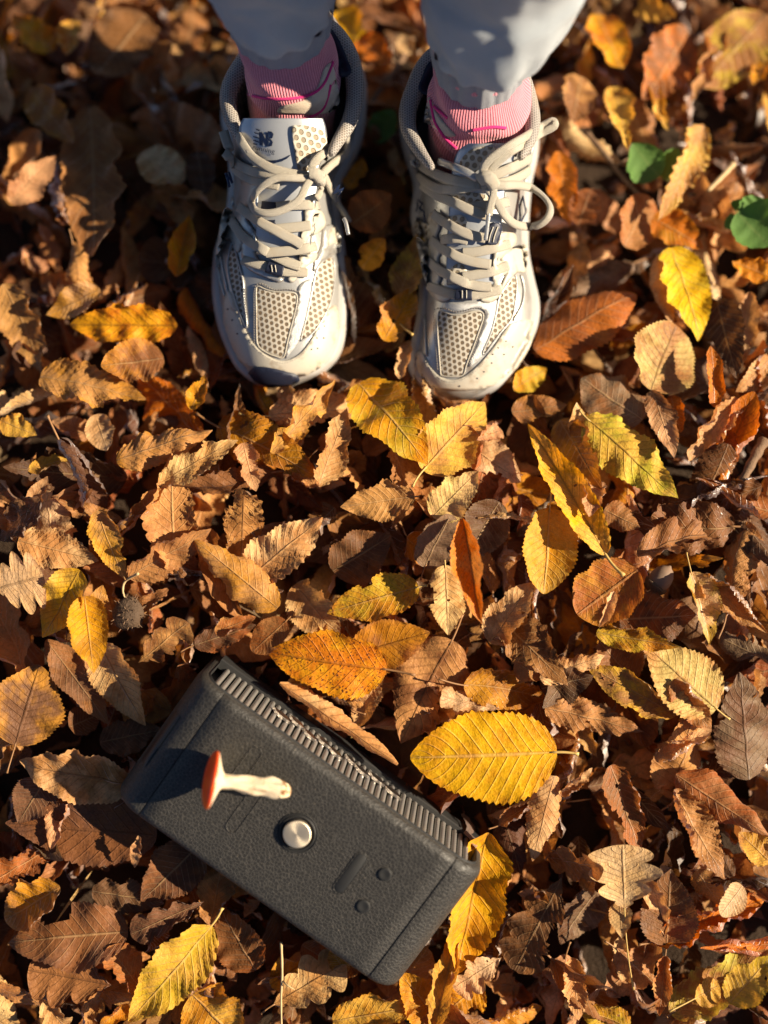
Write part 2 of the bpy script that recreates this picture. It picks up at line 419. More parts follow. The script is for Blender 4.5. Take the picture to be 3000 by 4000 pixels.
def litter(n, seed):
    rng = RG(seed); PP, FF, UU, A1, A2, A3 = [], [], [], [], [], []
    base = 0; res = (18, 6); F0 = grid_faces(*res)
    for i in range(n):
        crumb = i >= n*.70       # torn scraps lying loose on top
        x = rng.gauss(0, .34) if i % 2 else rng.uniform(-.8, .8); y = rng.uniform(-.78, .80)
        if abs(x) > 1: continue
        kind = rng.choices(['elm', 'beech', 'oak', 'round', 'lance'], [50, 18, 12, 8, 12])[0]
        L = rng.uniform(.045, .100); Wd = L*rng.uniform(.34, .58)
        st, k = rand_shape(rng)
        if crumb: L = rng.uniform(.012, .034); Wd = L*rng.uniform(.4, .9); k['crump'] *= 1.6
        if crumb and rng.random() < .16: kind = 'lance'; L = rng.uniform(.02, .06); Wd = rng.uniform(.0014, .0028); k = dict(bend=rng.uniform(-1, 1), crump=.4)
        z = terrain(y)+bumps(x, y)-(rng.uniform(.003, .046) if not crumb else rng.uniform(-.007, .006))
        P, UV = leaf_arrays(L, Wd, kind, rng, res[0], res[1], teeth=8, **k)
        M = np.array(rand_pose(rng, x, y, z, L, .42 if not crumb else .6)); P = P @ M[:3, :3].T + M[:3, 3]
        a, b = leaf_cols(rng.choices(LIT_PAL, LIT_W if not crumb else LIT_C)[0], rng, .25)
        nV = len(P); PP.append(P); UU.append(UV); FF.append(F0[tear(res[0], res[1], rng, 1.0)]+base); base += nV
        A1.append(np.tile(a, (nV, 1))); A2.append(np.tile(b, (nV, 1)))
        A3.append(np.tile(np.array([rng.random()*.4, rng.random(), rng.random(), 1.]), (nV, 1)))
    me = mesh_np('leaf_litter', np.concatenate(PP), np.concatenate(FF), np.concatenate(UU), {'c1': np.concatenate(A1), 'c2': np.concatenate(A2), 'par': np.concatenate(A3)})
    return link('leaf_litter', me, None, M_LEAF)
lit = litter(4300, 5)
tag(lit, 'deep layer of dead brown leaves covering the woodland ground', 'leaf litter', kind='stuff')
# ------------------------------------------------------------------ leaves that the photograph lets one pick out
# base x, y, tip x, y, width (photo pixels), outline, colours, options, label
HERO = [
# --- around and behind the speaker
(2175,2938,1603,2959,330,'beech','yellow',dict(dz=.020,curl=.22,bend=-.25,pleat=.55,crump=.25,stalk=85,c2='gold',vein=.75,roll=4),'large flat bright yellow toothed leaf right of the speaker grille'),
(1509,2615,1042,2543,240,'elm','orange',dict(dz=.018,curl=.35,bend=-.3,pleat=.35,crump=.4,stalk=115,c2='gold',spots=1,vein=.2,roll=-4),'orange leaf with dark freckles above the speaker grille'),
(1636,2293,1277,2395,165,'elm','olive',dict(dz=.020,curl=.4,bend=-.45,pleat=.6,crump=.4,stalk=35,c2='amber',spots=.5,roll=8),'yellow-green toothed leaf with brown middle in the picture centre'),
(1375,2560,1680,2470,190,'elm','amber',dict(dz=.012,curl=.3,pleat=.3,crump=.3,c2='tanbrown',vein=.3,spots=.25),'half brown half amber leaf under the yellow-green centre leaf'),
(1150,2285,1330,2480,190,'elm','tan',dict(dz=.012,curl=.4,bend=-.2,pleat=.8,c2='pale',vein=.7,stalk=0),'tan ribbed leaf left of the yellow-green centre leaf'),
(1118,2425,985,2545,120,'round','tanbrown',dict(dz=.014,curl=.3,pleat=.2,crump=.3,c2='russet',stalk=60),'smooth brown oval leaf touching the freckled orange leaf'),
(1739,2208,1750,2480,160,'elm','pale',dict(dz=.018,fold=.3,curl=-.5,pleat=.6,stalk=20,roll=-12,c2='tan',vein=.2),'pale tan leaf folded down its midrib right of centre'),
(1808,2025,1885,2435,150,'lance','orange',dict(dz=.030,fold=.75,curl=.5,pleat=.7,crump=1.1,c2='tan',spots=.5,stalk=0),'tall folded orange and tan leaf standing right of centre'),
(1766,2500,1567,2905,275,'elm','tan',dict(dz=.014,curl=-.35,bend=.3,pleat=.9,crump=.8,c2='brown',stalk=110,vein=.3,roll=-8),'big brown leaf with jagged tan lower half above the yellow leaf'),
(1092,2668,1555,2985,150,'lance','tan',dict(dz=.026,curl=-2.6,pleat=.8,crump=.5,c2='pale',bend=.15,vein=.4,roll=10),'tan leaf rolled into a tube along the speaker grille'),
(1955,2770,1725,2715,120,'oak','cream',dict(dz=.016,curl=-.5,bend=.4,stalk=0),'small cream lobed leaf above the large yellow leaf'),
(1915,2510,2085,2275,150,'elm','tan',dict(dz=.016,curl=.5,pleat=.9,c2='pale'),'tan leaf below the golden pair right of centre'),
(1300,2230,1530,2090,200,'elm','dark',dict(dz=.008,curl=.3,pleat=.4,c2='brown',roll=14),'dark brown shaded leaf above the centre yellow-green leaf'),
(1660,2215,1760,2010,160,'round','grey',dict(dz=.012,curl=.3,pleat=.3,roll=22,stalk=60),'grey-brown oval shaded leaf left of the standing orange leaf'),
(960,2275,1260,2020,190,'elm','tan',dict(dz=.014,curl=.4,pleat=1.3,crump=1.0,c2='pale'),'crinkled tan leaf on the left of the picture centre'),
(1330,2700,1560,2660,140,'elm','tan',dict(dz=.008,curl=-.6,pleat=.8,crump=1.2),'crumpled tan leaf below the freckled orange leaf'),
(1905,3250,1785,3800,230,'beech','gold',dict(dz=.016,curl=.5,fold=.25,pleat=.4,c2='yellow',roll=-16,stalk=0,vein=.3),'long golden leaf at the right end of the speaker'),
(1960,3740,1770,3860,150,'oak','cream',dict(dz=.016,curl=.4,stalk=0),'pale grey lobed leaf below the long golden leaf'),
(1735,4005,1560,3800,180,'elm','amber',dict(dz=.010,curl=.3,fold=.2,pleat=.8,c2='gold',vein=.9),'brown and gold leaf with pale midrib under the speaker corner'),
(1690,4030,1800,3590,110,'lance','straw',dict(dz=.018,fold=.6,curl=.4,pleat=.6,crump=.8),'narrow straw-coloured leaf on edge below the speaker end'),
(1880,3840,1690,3990,170,'elm','amber',dict(dz=.008,curl=.3,c2='gold',vein=.8),'dark gold leaf at the lower edge right of the speaker'),
(1300,3990,1640,3930,150,'elm','straw',dict(dz=.012,curl=.6,c2='amber',pleat=.8),'amber leaf on the lower edge below the speaker corner'),
(1060,3930,1346,3760,200,'oak','tan',dict(dz=.016,curl=.3,bend=-.2,stalk=50,c2='pale',vein=.3,crump=.4),'tan oak leaf below the long side of the speaker'),
(1180,3690,1290,3760,90,'round','russet',dict(dz=.008,curl=.3),'small russet leaf beside the tan oak leaf'),
(1350,3800,1295,3710,70,'round','amber',dict(dz=.012,curl=.3),'small amber leaf tucked under the lower speaker edge'),
# --- right side, middle
(2148,1985,2125,2320,215,'beech','straw',dict(dz=.022,curl=.4,fold=.2,pleat=.3,c2='gold',vein=.8,stalk=60,roll=-8),'straw-yellow oval leaf with upright midrib right of centre'),
(2365,2165,2062,1655,150,'elm','straw',dict(dz=.032,fold=.5,curl=.3,bend=-.4,pleat=.7,crump=.6,c2='yellow',stalk=110,vein=.4),'long arching yellow leaf with stalk pointing down right'),
(2490,2225,2255,2400,260,'round','russet',dict(dz=.016,curl=.6,pleat=.3,crump=.5,c2='amber',roll=10),'big shaded russet leaf under the arching yellow leaf'),
(2400,2310,2340,2450,60,'lance','cream',dict(dz=.030,fold=.4,curl=.8,crump=1),'thin cream curled strip on the russet leaf'),
(2290,1633,2648,1945,205,'elm','straw',dict(dz=.032,curl=-.3,fold=.12,bend=-.25,pleat=.9,c2='lime',vein=.3,stalk=40,roll=-10),'yellow-green ribbed leaf lying highest right of centre'),
(2185,1640,2350,1910,150,'elm','amber',dict(dz=.022,curl=.3,pleat=.5,c2='brown',roll=20),'dark gold shaded leaf between the two long yellow leaves'),
(2330,1870,2300,2020,110,'elm','pink',dict(dz=.030,curl=.9,crump=1.1),'pinkish torn leaf scrap below the yellow-green ribbed leaf'),
(2360,1990,2500,2060,120,'elm','tanbrown',dict(dz=.018,curl=-.6,c2='russet'),'brown leaf tip right of the arching yellow leaf'),
(2735,2250,2995,2475,150,'elm','tan',dict(dz=.020,curl=2.3,curl2=1.0,pleat=1.2,crump=.9,c2='brown'),'rolled ribbed tan leaf at the right edge'),
(2700,2235,2775,2520,135,'elm','pale',dict(dz=.022,fold=.5,curl=.3,c2='olive',pleat=.5,stalk=80,roll=-25),'pale leaf with olive rim beside the rolled right edge leaf'),
(2800,2770,2525,2520,245,'elm','khaki',dict(dz=.022,curl=.25,fold=-.12,bend=-.2,pleat=1.0,c2='tan',vein=.25,stalk=65,crump=.4),'large khaki leaf with strong ribs at middle right'),
(2480,2660,2340,2500,170,'elm','brown',dict(dz=.010,curl=.3,c2='tanbrown'),'brown leaf behind the large khaki leaf'),
(2640,2790,2290,2600,150,'elm','tanbrown',dict(dz=.018,curl=.5,curl2=2.2,pleat=.4,c2='yellow',crump=.6),'brown leaf with a bright yellow folded rim'),
(2130,2765,2515,2860,130,'elm','tanbrown',dict(dz=.014,curl=-.4,bend=.2,pleat=1.2,c2='tan',roll=12),'long brown ribbed leaf above the large yellow leaf tip'),
(2560,2968,2780,2850,110,'lance','tan',dict(dz=.022,curl=2.2,pleat=1.3,c2='pale'),'short rolled pleated tan leaf right of the yellow leaf'),
(2925,3045,2889,2625,230,'elm','grey',dict(dz=.016,curl=-.2,pleat=.7,c2='purple',vein=.2,roll=10),'large grey-brown leaf with dark midrib at the right edge'),
(2630,2655,2780,2860,120,'elm','tanbrown',dict(dz=.024,curl=1.9,curl2=.4,c2='russet',crump=.7),'curled brown leaf lying across the large khaki leaf'),
(2110,2650,2365,2560,110,'elm','pale',dict(dz=.022,curl=-1.2,pleat=1.3,crump=.9,c2='tan'),'pleated pale leaf rim above a dark leaf'),
(2115,2690,2320,2640,150,'elm','dark',dict(dz=.012,curl=.3,roll=18),'dark brown leaf beneath the pleated pale rim'),
(2330,2470,2655,2525,100,'elm','amber',dict(dz=.020,curl=1.0,curl2=.2,crump=1.1,c2='olive',spots=.6),'mottled gold strip of leaf over the dark red-brown one'),
(2420,2420,2720,2400,220,'elm','russet',dict(dz=.012,curl=.4,c2='dark',roll=12),'wide dark red-brown leaf at middle right'),
(2010,2590,2140,2640,110,'elm','tan',dict(dz=.016,curl=1.2,crump=1.2,pleat=1),'crinkled tan leaf end left of the pleated pale rim'),
(2620,970,2725,1335,185,'elm','yellow',dict(dz=.055,curl=.3,bend=-.25,pleat=.35,c2='olive',vein=.4,roll=-14),'bright yellow upright leaf at upper right'),
(2590,990,2620,1275,110,'elm','pink',dict(dz=.050,curl=-.6,pleat=.6,crump=.6,stalk=0),'pinkish tan leaf left of the bright upright yellow one'),
(2543,1525,2640,1270,265,'round','tanbrown',dict(dz=.034,curl=.3,pleat=.3,c2='khaki',vein=.3,stalk=60,roll=18),'round brown leaf below the bright upright yellow one'),
(2510,1640,2270,1480,220,'beech','grey',dict(dz=.030,curl=-.3,pleat=.2,roll=20,c2='brown'),'grey-brown shaded smooth leaf left of the round brown leaf'),
(2090,1370,2485,1150,230,'beech','russet',dict(dz=.022,curl=-.4,pleat=.2,c2='orange'),'large orange-brown leaf right of the right shoe toe'),
(2790,1590,2775,1350,90,'lance','orange',dict(dz=.040,curl=.8,crump=.5),'narrow bright orange leaf upright near the right edge'),
(2545,1525,2635,1790,110,'lance','pink',dict(dz=.034,curl=1.0,curl2=.3,crump=1,c2='brown'),'thin pinkish dried leaf under the round brown leaf'),
(2620,1545,2660,1690,90,'lance','orange',dict(dz=.024,curl=1.0),'small curled orange leaf under the round brown leaf'),
(2885,1560,2690,1795,130,'elm','pink',dict(dz=.030,curl=1.5,pleat=1.0,crump=1.2,c2='tan'),'crumpled pinkish leaf rolled diagonally near the right edge'),
(2930,1140,2905,1415,90,'lance','pink',dict(dz=.044,curl=.6,crump=1),'pinkish narrow leaf at the upper right edge'),
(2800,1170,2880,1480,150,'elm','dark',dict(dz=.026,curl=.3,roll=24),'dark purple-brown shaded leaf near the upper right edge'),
(2000,1610,2215,1580,110,'elm','tanbrown',dict(dz=.020,curl=.4,c2='amber'),'flat brown leaf below the right shoe toe'),
(2005,1520,2135,1440,90,'beech','gold',dict(dz=.022,curl=.3,c2='olive'),'small yellow leaf touching the right shoe toe'),
(3010,1400,2875,1530,120,'elm','tan',dict(dz=.030,curl=.6,pleat=.8,c2='pale'),'tan ribbed leaf cut by the right edge'),
(3010,1080,2860,1020,90,'elm','gold',dict(dz=.040,curl=.5),'golden leaf on the right edge under the green plant'),
# --- right side, bottom
(2165,3030,2080,3365,140,'elm','pale',dict(dz=.024,curl=-.6,bend=-.2,pleat=.9,crump=.5,c2='tan',vein=.3),'pale tan leaf hanging down under the large yellow leaf'),
(2185,3105,2315,3000,75,'lance','pale',dict(dz=.024,curl=2.0,pleat=1.4),'thin rolled pleated leaf pointing at the large yellow leaf'),
(2385,2990,2500,3335,160,'elm','brown',dict(dz=.018,curl=1.7,curl2=.6,c2='russet',crump=.6,stalk=0),'rolled chestnut leaf below the long brown ribbed leaf'),
(2630,3085,2830,3435,160,'elm','tan',dict(dz=.024,curl=.7,curl2=1.9,pleat=1.5,crump=.8,c2='tanbrown'),'half rolled leaf with saw-edged tan rim at lower right'),
(2640,3025,3005,3265,190,'elm','tanbrown',dict(dz=.020,curl=-1.2,bend=-.2,c2='russet',pleat=.3),'large smooth brown rolled leaf on the right edge'),
(3010,3370,2885,3250,130,'elm','straw',dict(dz=.026,curl=.5,c2='tan'),'golden tan leaf cut by the lower right edge'),
(2440,3560,2432,3300,290,'oak','cream',dict(dz=.030,curl=.35,bend=-.3,crump=.6,stalk=330,c2='pale',vein=.3,pleat=.2),'pale oak leaf with long stalk at lower right'),
(2420,3525,2430,3665,85,'elm','pale',dict(dz=.024,curl=.3,pleat=.7,vein=.2),'small pale ribbed leaf under the pale oak leaf'),
(2603,3690,2620,3395,210,'elm','brown',dict(dz=.018,curl=.2,fold=.25,c2='purple',pleat=.3,crump=.5,stalk=60),'dark brown leaf with ragged rim right of the pale oak leaf'),
(2540,3430,2600,3660,80,'lance','pale',dict(dz=.028,curl=.5,crump=.9),'narrow torn pale leaf beside the ragged brown leaf'),
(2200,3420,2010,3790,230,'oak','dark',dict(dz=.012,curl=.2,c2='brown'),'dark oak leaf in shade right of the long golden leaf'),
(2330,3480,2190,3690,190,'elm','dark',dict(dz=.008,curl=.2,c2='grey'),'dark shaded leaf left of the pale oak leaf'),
(2900,3460,2815,3575,100,'round','cream',dict(dz=.026,curl=.3,crump=.3,stalk=0),'small cream oval leaf at lower right'),
(2723,3400,2820,3540,110,'elm','tan',dict(dz=.020,curl=-.4,pleat=.8,vein=.8),'ribbed tan leaf left of the cream oval leaf'),
(2620,3960,3010,3710,190,'elm','tanbrown',dict(dz=.018,curl=1.0,curl2=.8,c2='lime',stalk=20,bend=.3),'brown leaf with curled green rim in the lower right corner'),
(2850,3915,3020,3730,150,'elm','straw',dict(dz=.030,curl=.4,pleat=.7,c2='olive',vein=.8),'yellow ribbed leaf in the lower right corner'),
(2715,3900,2810,3850,110,'round','straw',dict(dz=.028,curl=.4,stalk=120,vein=.8),'small straw leaf with long pale stalk near the lower right corner'),
(2235,3740,2260,3985,110,'elm','tan',dict(dz=.022,curl=.9,pleat=1.3,c2='pale'),'pleated tan leaf upright near the lower edge'),
(2600,3735,2575,3970,90,'elm','russet',dict(dz=.024,curl=1.3,pleat=1.1,c2='tan'),'rolled leaf orange above and tan below near the lower edge'),
(2460,4010,2260,3930,130,'elm','olive',dict(dz=.012,curl=.3,spots=.6,c2='amber'),'mottled yellow leaf on the lower edge at right'),
(2420,3660,2450,3860,80,'lance','pale',dict(dz=.016,curl=.8,c2='brown',crump=.8),'thin tan leaf sliver below the pale oak leaf'),
# --- bottom left
(826,3615,500,3995,205,'elm','olive',dict(dz=.024,curl=.22,fold=.12,bend=-.25,pleat=.9,c2='straw',stalk=80,vein=.75,roll=-8),'long yellow-green ribbed leaf at lower left'),
(751,3885,950,4090,250,'elm','straw',dict(dz=.016,curl=.3,pleat=.8,c2='amber',vein=.8,roll=6),'golden leaf cut by the lower edge beside the yellow-green leaf'),
(440,3850,110,3790,240,'oak','tanbrown',dict(dz=.020,curl=.3,c2='brown',crump=.4,vein=.3),'brown oak leaf at lower left'),
(500,3640,40,3685,240,'elm','brown',dict(dz=.016,curl=.3,c2='purple',bend=-.3,pleat=.6),'large brown leaf with sunlit tip at the left edge'),
(235,3465,20,3600,190,'beech','amber',dict(dz=.020,curl=.8,pleat=.8,c2='tanbrown',stalk=0,vein=.8),'cupped amber-brown leaf at the left edge'),
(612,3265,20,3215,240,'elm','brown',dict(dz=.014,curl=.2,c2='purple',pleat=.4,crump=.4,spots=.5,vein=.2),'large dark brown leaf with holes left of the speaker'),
(505,3065,78,2970,205,'elm','tanbrown',dict(dz=.018,curl=.25,c2='pink',pleat=.4,vein=.2,spots=.3),'grey-tan leaf left of the speaker corner'),
(180,3040,70,3215,160,'elm','purple',dict(dz=.014,curl=.3,pleat=.6),'purple-brown leaf pointing down at the left edge'),
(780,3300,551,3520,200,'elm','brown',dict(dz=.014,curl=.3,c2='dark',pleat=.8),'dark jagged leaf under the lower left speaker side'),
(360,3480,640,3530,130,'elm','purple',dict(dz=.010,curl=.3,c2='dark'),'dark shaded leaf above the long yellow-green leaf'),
(540,3265,525,3390,45,'lance','pink',dict(dz=.030,curl=.5),'narrow pale sliver of leaf left of the speaker'),
(800,3520,510,3650,140,'oak','purple',dict(dz=.020,curl=.8,c2='dark'),'curled purple-brown lobed leaf above the yellow-green leaf'),
(1000,3790,860,3530,190,'elm','brown',dict(dz=.012,curl=.3,c2='russet'),'big brown leaf right of the yellow-green leaf stalk'),
(590,3920,430,3700,150,'oak','tanbrown',dict(dz=.020,curl=1.2,curl2=.3,c2='russet'),'rolled brown lobed leaf beside the yellow-green leaf'),
(500,3920,390,4000,80,'elm','gold',dict(dz=.024,curl=1.3),'small curled golden leaf on the lower edge at left'),
(150,3890,260,4010,120,'oak','tan',dict(dz=.016,curl=.8,c2='pale'),'tan lobed leaf on the lower edge at far left'),
# --- left side, middle
(310,2225,165,2490,175,'elm','yellow',dict(dz=.026,curl=.4,pleat=.3,c2='straw',roll=12,vein=.3),'bright yellow leaf near the left edge, upper of two'),
(330,2330,365,2630,160,'elm','gold',dict(dz=.030,curl=.5,pleat=.2,c2='amber',roll=-18,crump=.6),'amber-yellow leaf near the left edge, lower of two'),
(330,2510,400,2285,130,'elm','amber',dict(dz=.018,curl=.3,c2='tan'),'amber leaf standing behind the two yellow left leaves'),
(-20,2300,170,2250,270,'oak','cream',dict(dz=.024,curl=.3,c2='pale',crump=.4,vein=.3),'cream lobed leaf cut by the left edge'),
(70,2110,385,2190,150,'elm','tan',dict(dz=.020,curl=.3,pleat=1.5,crump=.6,c2='pale'),'pleated tan leaf above the two yellow left leaves'),
(392,2510,570,2835,190,'elm','pale',dict(dz=.018,curl=.3,pleat=.6,c2='tan',vein=.2,crump=.5),'tan leaf half in the speaker shadow'),
(60,2910,155,2600,255,'beech','purple',dict(dz=.016,curl=.25,c2='amber',stalk=110,pleat=.3,vein=.3),'purple-brown leaf with amber blotches at the left edge'),
(180,2500,425,2830,120,'lance','brown',dict(dz=.012,curl=.3,c2='purple',pleat=.3),'long narrow brown leaf below the yellow left leaves'),
(540,2590,735,2430,170,'oak','tan',dict(dz=.018,curl=.6,crump=1.2,c2='brown'),'torn tan lobed leaf above the left speaker corner'),
(1085,2375,755,2105,160,'elm','tan',dict(dz=.026,curl=-.7,bend=-.2,pleat=.6,c2='amber',crump=.6),'glossy golden-tan curved leaf left of centre'),
(500,2255,825,2065,140,'elm','tan',dict(dz=.022,curl=1.0,curl2=.2,pleat=1.1,c2='tanbrown'),'tan ribbed leaf rolled diagonally at middle left'),
(380,1995,490,2265,120,'elm','tan',dict(dz=.020,curl=.5,pleat=.7,c2='gold'),'tan leaf with golden edge at middle left'),
(760,2520,1000,2440,100,'elm','dark',dict(dz=.014,curl=.3,c2='russet',stalk=60),'dark flat leaf above the top left speaker corner'),
(840,2470,1000,2410,80,'elm','russet',dict(dz=.024,curl=.9,crump=1,c2='tan'),'small orange-brown crumpled leaf below the golden-tan leaf'),
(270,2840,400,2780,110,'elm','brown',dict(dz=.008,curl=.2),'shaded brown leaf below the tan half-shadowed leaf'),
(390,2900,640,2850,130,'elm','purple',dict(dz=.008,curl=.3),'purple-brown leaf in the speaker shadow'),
(693,1271,275,1268,150,'beech','gold',dict(dz=.040,curl=.3,bend=-.2,pleat=.5,c2='orange',vein=.3,roll=-8),'orange-gold pointed leaf left of the left shoe toe'),
(640,1400,395,1430,170,'beech','brown',dict(dz=.030,curl=.4,c2='amber',roll=10),'brown oval leaf under the orange-gold pointed leaf'),
(157,1470,570,1560,170,'elm','tan',dict(dz=.030,curl=.8,curl2=.3,pleat=1.2,c2='amber'),'long pleated tan leaf at upper left'),
(390,1130,180,1230,130,'elm','pink',dict(dz=.036,curl=.6,crump=.8,c2='amber'),'pinkish leaf left of the orange-gold pointed leaf'),
(15,1110,165,1460,170,'elm','tan',dict(dz=.036,curl=.6,bend=.4,c2='tanbrown'),'curved tan leaf on the left edge'),
(455,1800,830,1680,140,'elm','tan',dict(dz=.026,curl=-.6,pleat=1.1,c2='amber'),'tan leaf with ribs below left of the left shoe'),
(620,1890,930,1720,120,'elm','tan',dict(dz=.030,curl=1.3,curl2=.6,pleat=1.2,c2='pale'),'rolled ribbed tan leaf below the left shoe'),
(690,1080,740,840,120,'elm','orange',dict(dz=.045,fold=.6,curl=.4,c2='gold'),'folded bright orange leaf left of the left shoe'),
(370,1620,420,1760,110,'beech','cream',dict(dz=.024,curl=.4),'cream leaf below the pleated upper left leaf'),
(745,1600,800,1465,80,'lance','gold',dict(dz=.030,curl=.5),'small gold leaf left of the left shoe toe'),
(0,1640,145,1700,90,'elm','straw',dict(dz=.030,curl=.3),'straw leaf on the left edge at mid height'),
(950,1730,1000,1920,110,'elm','pink',dict(dz=.024,curl=.9,bend=.4),'pinkish curved leaf below the left shoe toe'),
(110,2000,185,1860,70,'lance','pink',dict(dz=.022,curl=.5),'narrow pinkish leaf at middle left edge'),
(110,1840,280,1790,70,'lance','straw',dict(dz=.026,curl=.9,bend=-.5),'thin straw-coloured leaf arc at middle left'),
# --- centre under the toes
(1400,1495,1668,1815,230,'elm','gold',dict(dz=.030,curl=.3,pleat=.5,c2='olive',vein=.8,bend=-.2,roll=-10),'golden ribbed leaf below and between the two shoes'),
(1654,1836,1895,1570,215,'elm','straw',dict(dz=.026,curl=.4,c2='tan',pleat=.4,stalk=85),'pale gold leaf with stalk below the right shoe toe'),
(1060,1770,1310,1480,90,'lance','tan',dict(dz=.026,curl=.6,c2='gold'),'long narrow tan leaf below the left shoe toe'),
(1240,1900,1350,1600,130,'elm','tan',dict(dz=.026,curl=.7,crump=1.2,pleat=1,c2='pale'),'crinkled upright tan leaf left of the golden ribbed leaf'),
(1620,1940,1330,1980,150,'elm','tan',dict(dz=.024,curl=.5,pleat=1.1,c2='tanbrown',stalk=20),'tan-brown ribbed leaf below the golden ribbed leaf'),
(1690,2020,1870,1840,150,'elm','pale',dict(dz=.022,curl=.4,pleat=1,c2='khaki'),'pale khaki ribbed leaf below the pale gold leaf'),
(1950,1960,1830,2180,180,'beech','dark',dict(dz=.014,curl=.3,c2='grey'),'dark slate-brown leaf left of the long yellow leaf'),
(1860,1720,1960,1680,90,'oak','pink',dict(dz=.030,curl=.7),'small pinkish lobed leaf right of the pale gold leaf'),
(1560,1160,1650,900,130,'elm','tanbrown',dict(dz=.040,curl=.4,c2='olive'),'brown leaf wedged between the two shoes'),
(1500,1330,1620,1120,130,'elm','gold',dict(dz=.036,curl=.5,c2='tan'),'gold leaf lying between the shoe toes'),
(1415,1050,1500,930,100,'beech','gold',dict(dz=.040,curl=.4),'small gold leaf right of the left shoe'),
(1370,880,1530,760,150,'beech','brown',dict(dz=.036,curl=.3,c2='russet'),'round brown leaf between the shoe middles'),
(1360,740,1420,620,80,'beech','amber',dict(dz=.040,curl=.4,c2='gold'),'small amber leaf touching the left shoe heel side'),
(1560,1480,1600,1330,70,'lance','pale',dict(dz=.030,curl=.7),'narrow pale leaf left of the right shoe toe'),
# --- top
(350,415,360,1000,240,'beech','brown',dict(dz=.050,curl=.4,c2='tanbrown',pleat=.3),'large long brown leaf upright at upper left'),
(570,60,370,290,230,'beech','brown',dict(dz=.050,curl=.3,c2='dark',pleat=.2),'large dark brown leaf in the top left shade'),
(550,600,715,710,150,'round','cream',dict(dz=.055,curl=.2,pleat=.1),'small pale khaki leaf alone in the upper left shade'),
(210,200,50,60,120,'elm','gold',dict(dz=.070,curl=.4,c2='orange'),'gold leaf in the top left corner'),
(280,80,260,220,100,'elm','straw',dict(dz=.070,curl=.6,c2='orange'),'straw-orange leaf beside the top left gold leaf'),
(120,350,290,560,140,'elm','tanbrown',dict(dz=.055,curl=.4,c2='amber'),'brown leaf sloping at the upper left edge'),
(40,790,220,610,120,'elm','pink',dict(dz=.055,curl=.4),'pinkish brown leaf at the upper left edge'),
(770,590,800,760,110,'beech','purple',dict(dz=.045,curl=.3),'purple-brown leaf left of the left shoe laces'),
(1320,40,1430,210,150,'beech','gold',dict(dz=.070,curl=.4,c2='yellow'),'gold leaf behind the left shoe heel'),
(1400,150,1530,250,120,'elm','orange',dict(dz=.065,curl=.5),'bright orange leaf behind the left shoe heel'),
(1560,140,1610,210,60,'round','cream',dict(dz=.060,curl=.3),'tiny cream leaf behind the shoes'),
(2330,60,2430,270,150,'beech','gold',dict(dz=.080,curl=.5,c2='orange',roll=-10),'gold-orange leaf right of the right trouser leg'),
(2690,120,2510,390,210,'beech','brown',dict(dz=.060,curl=.4,c2='orange'),'brown leaf with orange edge at the top right'),
(2990,60,2740,340,230,'beech','tanbrown',dict(dz=.060,curl=.3,c2='olive'),'large olive-brown leaf in the top right corner'),
(2830,60,2690,420,80,'lance','tan',dict(dz=.080,curl=1.2,crump=.9),'tan curled leaf strip at the top right'),
(2745,495,2575,860,130,'elm','tan',dict(dz=.070,curl=.6,pleat=1.2,c2='straw'),'tan ribbed leaf below the two-leaved green seedling'),
(2180,590,2225,880,110,'lance','orange',dict(dz=.070,curl=.4),'bright orange narrow leaf right of the right shoe'),
(2260,880,2310,740,120,'beech','russet',dict(dz=.050,curl=.3),'russet leaf beside the bright orange narrow leaf'),
(2400,340,2450,590,120,'elm','straw',dict(dz=.070,curl=.8,crump=.9),'straw-yellow curled leaf at upper right'),
(2540,300,2610,510,70,'lance','straw',dict(dz=.075,curl=.9,bend=.5),'bent straw-coloured leaf strip at upper right'),
(2550,850,2745,970,140,'elm','orange',dict(dz=.070,curl=.5,c2='amber'),'orange leaf above the bright upright yellow one'),
(2440,960,2540,770,170,'round','tanbrown',dict(dz=.050,curl=.4,c2='russet'),'rounded brown leaf left of the upper orange leaf'),
(2270,300,2240,480,150,'elm','brown',dict(dz=.050,curl=.4,c2='tan'),'brown leaf behind the right shoe collar'),
(2990,240,2940,330,70,'elm','gold',dict(dz=.080,curl=.5),'small gold leaf on the top right edge'),
(2480,20,2640,60,90,'elm','straw',dict(dz=.080,curl=.5),'straw leaf cut by the top edge at right'),
]
def px_len(px, z): return px*(CAM_Z-z)/FPX
def hero_z(x, y, dz):
    z = 0.0
    for _ in range(3): p = W(x, y, z); z = terrain(p.y)+.6*bumps(p.x, p.y)+dz
    return z
taken = []
LEAF_GROUP = 'leaves lying on top of the litter'
SHAPE_NAME = {'elm': 'elm_leaf', 'beech': 'beech_leaf', 'oak': 'oak_leaf', 'round': 'oval_leaf', 'lance': 'narrow_leaf'}
